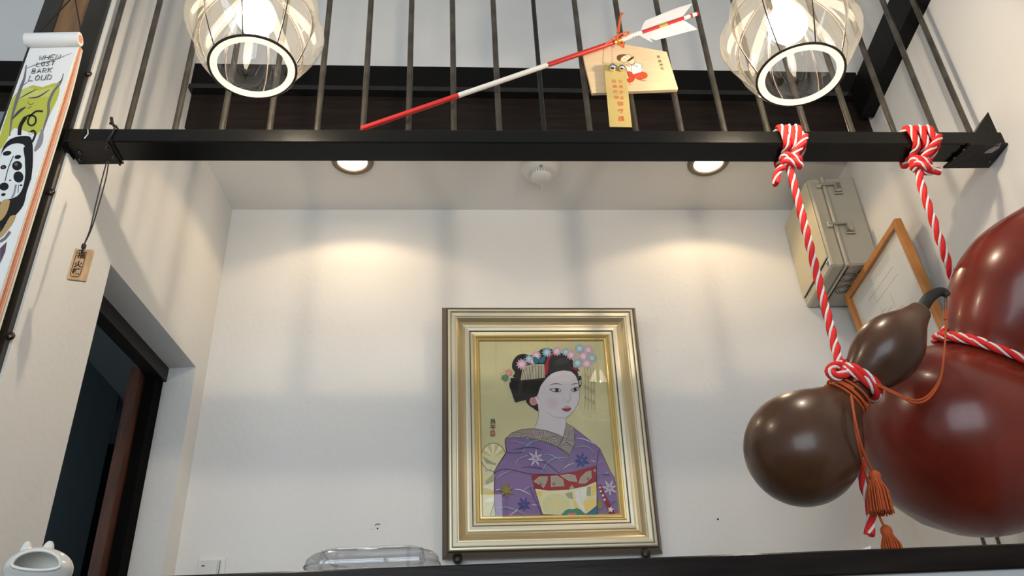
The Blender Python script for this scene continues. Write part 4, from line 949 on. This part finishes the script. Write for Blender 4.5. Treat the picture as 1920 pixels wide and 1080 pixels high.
mb.tube([V((Xc+.004, 1.448-r_, tz+.004)), V((Xc, 1.448-r_, (tz+bz)/2)), V((Xc-.006, 1.444-r_, bz-.008)), V((Xc-.004, yb+.004, bz-.008)), V((Xc+.004, yb+.004, tz+.003)), V((Xc+.005, 1.46, tz+.003)), V((Xc+.004, 1.448-r_, tz+.004))], r_, 6)
mb.tube([V((Xc+.002, 1.452, tz+.004)), at_y(212, 233, 1.452), at_y(206, 231, 1.452)], .003, 6); mb.tube(spline([at_y(214, 237, 1.45), at_y(210, 228, 1.45), at_y(209, 221, 1.45)], 4), [.003]*4+[.004]*5, 6)
for dx in (-3.5, 3.5):
    mb.tube(spline([at_y(202+dx*.5, 303, 1.444), at_y(195+dx, 335, 1.44), at_y(181+dx*.8, 390, 1.438), at_y(170+dx*.3, 430, YT), at_y(158, 458, YT)], 6), .0014, 6)
mb.ball(at_y(157, 462, YT), .0048, sx=1.6, n=12); mb.tube([at_y(157, 464, YT), at_y(153.5, 473, YT-.001)], .0022, 6)
mb.build('cord', blk_cord, wt)

# ------------------------------------------------------------------ hanging calendar
YC = 1.40
kk = lambda x, y: (x/4.153, 50+y/4.153)
mm = lambda x, y: (x/3.176, 220+y/3.176)
cal = thing('wall_calendar', at_y(60, 300, YC), 'long narrow hanging calendar with a dog drawing on the steel post', 'calendar')
xl_, xr_ = at_y(*kk(235, 160), YC).x, at_y(*kk(605, 152), YC).x
ztop = at_y(*kk(420, 155), YC).z; zlow = ztop-.80
page = mat('page_white', (.80, .82, .84), .75); edge_o = mat('page_edge_orange', (.78, .33, .20), .8, var=.15, vscale=30, stretch=(1, 60, 1)); page_w = mat('page_cream', (.80, .75, .66), .8)
MB().box((xl_, YC, zlow), (xr_, YC+.004, ztop+.004)).build('front_page', page, cal)
# page block: sheets bowing away from the front page
def sheet(y0, y1, bow, m, nm):
    n = 10; rows = []
    for i in range(n+1):
        f = i/n; z = ztop+.01+(zlow-ztop)*f; bo = bow*min(1, f*5)**.7
        rows.append([V((xl_+.001, y0+bo, z)), V((xr_+.001, y0+bo, z)), V((xr_+.001, y1+bo, z)), V((xl_+.001, y1+bo, z))])
    return MB().loft(rows, 0, True).build(nm, m, cal)
sheet(YC+.0042, YC+.0065, .001, page_w, 'inner_page')
sheet(YC+.0070, YC+.0085, .003, edge_o, 'inner_page'); sheet(YC+.0090, YC+.0125, .006, edge_o, 'inner_page'); sheet(YC+.0130, YC+.0165, .008, mat('page_edge_pale', (.85, .52, .40), .8), 'inner_page')
sheet(YC+.0170, YC+.0225, .012, page_w, 'back_page')
ra, rb_ = at_y(*kk(205, 105), YC-.012), at_y(*kk(625, 97), YC-.012); rr = 12.5*mpp(ra)
MB().tube([ra, rb_], rr*1.05, 20).build('rolled_head', page, cal)
MB().tube([rb_-V((.001, 0, 0)), rb_+V((.001, 0, 0))], rr*.62, 14).build('roll_core', edge_o, cal)
PC = Print(V((0, YC-.0002, CZ)), V((0, -1, 0)), .00002)
LK = lambda l: [kk(*p) for p in l]
LM = lambda l: [mm(*p) for p in l]
GRN = '#b4ba4e'; GY = '#6d6d72'; BK = '#17171c'
PC.poly(LK([(95, 560), (150, 500), (200, 480), (260, 455), (330, 470), (420, 440), (465, 455), (455, 540), (420, 620), (380, 700), (340, 770), (290, 840), (200, 815), (110, 790), (60, 870), (0, 960), (0, 850), (50, 700)]), GRN, 2)
PC.poly(LK([(170, 490), (230, 475), (300, 500), (360, 480), (430, 470), (400, 540), (250, 550), (150, 560)]), '#c3c770', 2)
for l, w, c_ in (([(205, 300), (190, 400), (160, 480), (125, 590), (95, 700), (75, 850)], 5.5, GY), ([(190, 330), (300, 290), (420, 260), (560, 205)], 2.2, '#8d9096'), ([(160, 470), (230, 420)], 1.4, GY), ([(495, 365), (470, 440), (420, 500), (380, 590), (375, 680), (340, 790), (320, 880)], 4.5, GY), ([(440, 450), (485, 410)], 1.4, BK), ([(150, 560), (220, 520), (290, 485)], 2, '#43444a'), ([(220, 555), (300, 545), (385, 490)], 2.6, '#43444a'), ([(95, 720), (150, 660), (200, 625)], 4.5, '#43444a'), ([(215, 580), (235, 608), (270, 590)], 1.2, '#43444a'), ([(210, 640), (250, 620)], 1.2, '#43444a'), ([(330, 800), (310, 900), (270, 970)], 9, '#8a8a90')):
    PC.stroke(LK(l), w*1.15, c_, 4, True)
PC.stroke(LK([(155, 840), (165, 760), (195, 710), (235, 690), (275, 705), (275, 750), (245, 770), (218, 750), (230, 705), (280, 660), (335, 660)]), 3.4, BK, 5)
PC.stroke(LK([(150, 845), (160, 770), (200, 705)]), 7, BK, 4)
PC.poly(LM([(0, 320), (10, 200), (60, 130), (150, 110), (190, 135), (196, 260), (185, 360), (160, 440), (140, 520), (95, 580), (30, 640), (0, 690)]), BK, 3)
PC.stroke(LK([(225, 830), (260, 810), (275, 840), (250, 900)]), 4, BK, 4); PC.ell(kk(235, 835), 3.5, 3.5, '#cfd6dc')
PC.poly(LM([(0, 500), (0, 260), (20, 200), (60, 165), (110, 155), (150, 175), (148, 260), (150, 340), (135, 420), (100, 470), (40, 490)]), '#dfe6ea', 3)
PC.poly(LM([(140, 180), (175, 185), (190, 260), (185, 370), (160, 370), (150, 260)]), BK, 3)
for x, y, a_, b_3 in ((42, 214, 26, 14), (106, 236, 20, 12), (20, 297, 18, 13), (102, 288, 30, 28), (110, 355, 30, 34), (24, 412, 28, 24), (60, 375, 6, 5), (125, 405, 8, 6), (20, 460, 14, 9), (10, 515, 14, 8)):
    PC.ell(mm(x, y), a_/3.176, b_3/3.176, BK, -.2)
PC.ell(mm(96, 280), 3, 3, '#7a5c4a'); PC.ell(mm(18, 297), 2, 2, '#7a5c4a')
PC.stroke(LM([(80, 230), (50, 300), (30, 380)]), 1.6, BK, 3); PC.stroke(LM([(95, 400), (85, 450), (70, 480)]), 3.5, '#8a8a90', 3); PC.stroke(LM([(110, 400), (108, 450)]), 1.2, BK)
PC.poly(LM([(60, 590), (95, 585), (70, 640), (30, 690), (0, 720), (0, 690), (30, 645)]), '#b79a6a', 2); PC.poly(LM([(25, 490), (60, 495), (40, 570), (10, 610), (0, 610), (0, 520)]), '#b79a6a', 2)
PC.stroke(LM([(60, 680), (30, 720), (0, 740)]), 5, GY); PC.poly(LM([(40, 740), (30, 800), (0, 870), (0, 780)]), '#5d4a5c')
# hand lettering
LET = {'W': [[(0, 0), (.25, 1), (.5, .3), (.75, 1), (1, 0)]], 'H': [[(0, 0), (0, 1)], [(1, 0), (1, 1)], [(0, .55), (1, .45)]], 'E': [[(1, 0), (0, 0), (0, 1), (1, 1)], [(0, .5), (.8, .5)]], 'N': [[(0, 1), (0, 0), (1, 1), (1, 0)]],
       'L': [[(.1, 0), (0, 1), (1, 1)]], 'O': [[(.5, 0), (.1, .3), (.05, .75), (.45, 1), (.9, .75), (.95, .25), (.5, 0)]], 'S': [[(1, .05), (.3, .1), (.2, .4), (.9, .6), (.7, .95), (0, 1)]], 'T': [[(0, 0), (1, 0)], [(.55, 0), (.45, 1)]],
       'B': [[(0, 0), (0, 1), (.8, .9), (.9, .6), (.1, .5)], [(0, 0), (.8, .05), (.75, .4), (.1, .5)]], 'A': [[(0, 1), (.5, 0), (1, 1)], [(.2, .65), (.85, .6)]], 'R': [[(0, 1), (0, 0), (.9, .15), (.8, .45), (.1, .5), (1, 1)]], 'K': [[(0, 0), (0, 1)], [(1, 0), (.1, .5), (1, 1)]], 'U': [[(0, 0), (.05, .9), (.5, 1), (.95, .85), (1, 0)]], 'D': [[(.05, 0), (0, 1), (.8, .85), (.95, .3), (.05, 0)]]}
for wd, x0, y0, cw_, hh_, sk in (('WHEN', 300, 225, 36, 36, .35), ('LOST', 280, 278, 30, 32, .3), ('BARK', 245, 328, 34, 36, .3), ('LOUD', 220, 380, 40, 42, .3)):
    for i, chx in enumerate(wd):
        for stx in LET[chx]:
            PC.stroke([kk(x0+i*(cw_+8)+p[0]*cw_*.85+(1-p[1])*hh_*sk, y0-i*3+p[1]*hh_) for p in stx], 1.3, '#1c1d22')
PC.build('calendar_print', cal)
nail = at_y(138, -14, YP-.004)
for a_, b_3 in (((75, 60), (131, 0)), ((153, 64), (141, 0))):
    MB().tube([at_y(*a_, YC-.002), at_y(*b_3, YC+.03), nail], .0016, 6).build('hanging_cord', blk_cord, cal)
MB().tube([at_y(152, 66, YC-.003), at_y(150, 76, YC-.006), at_y(154, 74, YC-.003)], .002, 6).build('hanging_cord', blk_cord, cal)
MB().tube([nail+V((0, -.006, 0)), nail+V((0, .008, 0))], .003, 8).build('nail', bolt_m, cal)

# ------------------------------------------------------------------ counter ledge in front
l0, l1 = at_y(500, 1072, .98), at_y(1920, 1018, .98); zL = (l0.z+l1.z)/2; LS = (l1.z-l0.z)/(l1.x-l0.x)
ld = (l1-l0).normalized(); l0 = l0-ld*.62; l1 = l1+ld*.10
lb = V((-ld.y, ld.x, 0)); lb = lb if lb.y > 0 else -lb
led = mat('ledge_wood', (.014, .010, .008), .25, bump=.15, bscale=14, var=.45, vscale=5, stretch=(1, 9, 9), spec=.10)
ledge = thing('counter_ledge', V(((l0+l1)/2).to_2d().to_3d()), 'dark glossy wooden counter ledge across the bottom of the view', 'counter')
th_ = 46*mpp(at_z(1700, 1022, zL))
c_ = (l0+l1)/2; zL = c_.z
def lz(x): return c_.z+LS*(x-c_.x)
def lbox(o0, o1, z0, z1): return MB().hexa([V((p.x, p.y, max(0, z-zL+lz(p.x)) if z else 0)) for z in (z0, z1) for p in (l0+lb*o0, l1+lb*o0, l1+lb*o1, l0+lb*o1)])
MB().obox(V((c_.x, c_.y, zL-th_/2))+lb*.08, ld*((l1-l0).length/2), lb*.08, V((0, 0, th_/2)), 0, .002).build('ledge_board', led, ledge)
lbox(.006, .15, zL-th_-.010, zL-th_+.0005).build('metal_edge', mat('edge_alu', (.55, .56, .56), .35, metal=.4), ledge)
lbox(.02, .14, 0, zL-th_-.009).build('counter_panel', black_wood, ledge)
def on_ledge(x, y, off):    # point above the ledge, off metres behind its front edge
    O = l0+lb*off; return at_plane(x, y, O, lb)
# white ceramic cat bowl
ceram = mat('white_ceramic', (.78, .76, .70), .18, coat=.5, spec=.5)
ctr = on_ledge(72, 1068, .075); s = mpp(ctr); base_z = lz(ctr.x)+.0015
cat_ = thing('ceramic_cat_bowl', V((ctr.x, ctr.y, base_z)), 'white glazed ceramic animal-shaped bowl with open mouth on the ledge', 'bowl')
fdir = ((CAM-ctr).normalized()+V((-.22, 0, .30))).normalized(); fa = V((1, 0, 0)); fa = (fa-fdir*fa.dot(fdir)).normalized(); fb = fdir.cross(fa).normalized()
if fb.z < 0: fb = -fb
def shell(rad, th0):
    rows = []
    for i in range(16):
        ph = th0+(math.pi-th0)*i/15; row = []
        for k in range(40):
            t = 2*math.pi*k/40
            ox = math.sin(ph)*math.cos(t); oz = math.sin(ph)*math.sin(t)
            if oz < 0 and i < 4: oz *= .35+.1*i
            q = ctr+fa*(60*s*rad*ox)+fb*(40*s*rad*oz)+fdir*(40*s*rad*math.cos(ph))
            if q.z < base_z: q.z = base_z
            row.append(q)
        rows.append(row)
    return rows
so, si = shell(1.0, .80), shell(.88, .83)
mb = MB(); mb.loft(so, 0, False, True); mb.loft(si[::-1], 0, False, True); mb.loft([si[0], so[0]], 0, False, True); mb.tube([(a_+b_3)/2 for a_, b_3 in zip(so[0], si[0])], 3.4*s, 8, closed=True)
mb.build('bowl_body', ceram, cat_)
for (ex_, ey_), lean_ in (((52, 1013), -.2), ((95, 1012), .35)):
    T = on_ledge(ex_, ey_+3, .082); Bs = T-V((lean_*8*s, 0, 25*s))
    MB().tube([Bs, Bs.lerp(T, .5), Bs.lerp(T, .8), T], [13*s, 10.5*s, 8*s, 4*s], 14).build('ear', ceram, cat_)
# clear plastic tray lid
pA, pB = on_ledge(580, 1066, .07), on_ledge(826, 1060, .07)
zL = lz((pA.x+pB.x)/2)
tr = thing('clear_plastic_box', V(((pA.x+pB.x)/2, (pA.y+pB.y)/2, zL+.001)), 'clear plastic food box resting on the ledge left of the portrait', 'food box')
tcx = (pA+pB)/2; L2 = (pB-pA).length/2; W2 = .058; s = mpp(tcx); ht = at_plane(700, 1046, tcx, lb).z-zL
def rrect(hx, hy, r, z):
    out = []
    for qx, qy, a0 in ((1, 1, 0), (-1, 1, 90), (-1, -1, 180), (1, -1, 270)):
        for i in range(7):
            t = math.radians(a0+15*i); out.append(V((tcx.x, tcx.y, z))+ld*(qx*(hx-r)+r*math.cos(t))+lb*(qy*(hy-r)+r*math.sin(t)))
    return out
clear = thin_glass('clear_plastic', (.93, .94, .96), .03, 2.2)
z0 = zL+.001
MB().loft([rrect(L2*.94, W2*.9, .02, z0), rrect(L2, W2, .025, z0+ht*.30), rrect(L2*.985, W2*.98, .025, z0+ht*.62), rrect(L2*.92, W2*.92, .025, z0+ht*.84), rrect(L2*.72, W2*.82, .022, z0+ht), rrect(L2*.45, W2*.5, .015, z0+ht*1.0)], 0, True, True).build('lid', clear, tr)
MB().tube(rrect(L2*1.0, W2*1.0, .025, z0+ht*.35), .0013, 6, closed=True).build('rim', clear, tr)
MB().tube(rrect(L2*.74, W2*.83, .022, z0+ht), .0011, 6, closed=True).build('ridge', clear, tr)
for u in (-.72, -.5, .55, .74):
    P = tcx+ld*(u*L2)-lb*(W2*.9); MB().tube([V((P.x, P.y, z0)), V((P.x, P.y, z0+ht*.62)), V((P.x, P.y, z0+ht*.9))+lb*.006], .0022, 6).build('corner_rib', clear, tr)
# small white card on the ledge
q = [on_ledge(1580, 1034, .06), on_ledge(1632, 1023, .06), on_ledge(1632, 1033, .06)]
low = [V((p.x, p.y, lz(p.x)+.001)) for p in q]
mb = MB(); mb.prism([low[0], low[2], q[1], q[0].lerp(low[0], .6)], lb*.0015); tag(mb.build('paper_card', mat('card_white', (.82, .79, .77), .7)), 'small white paper card standing on the ledge below the gourds', 'card')
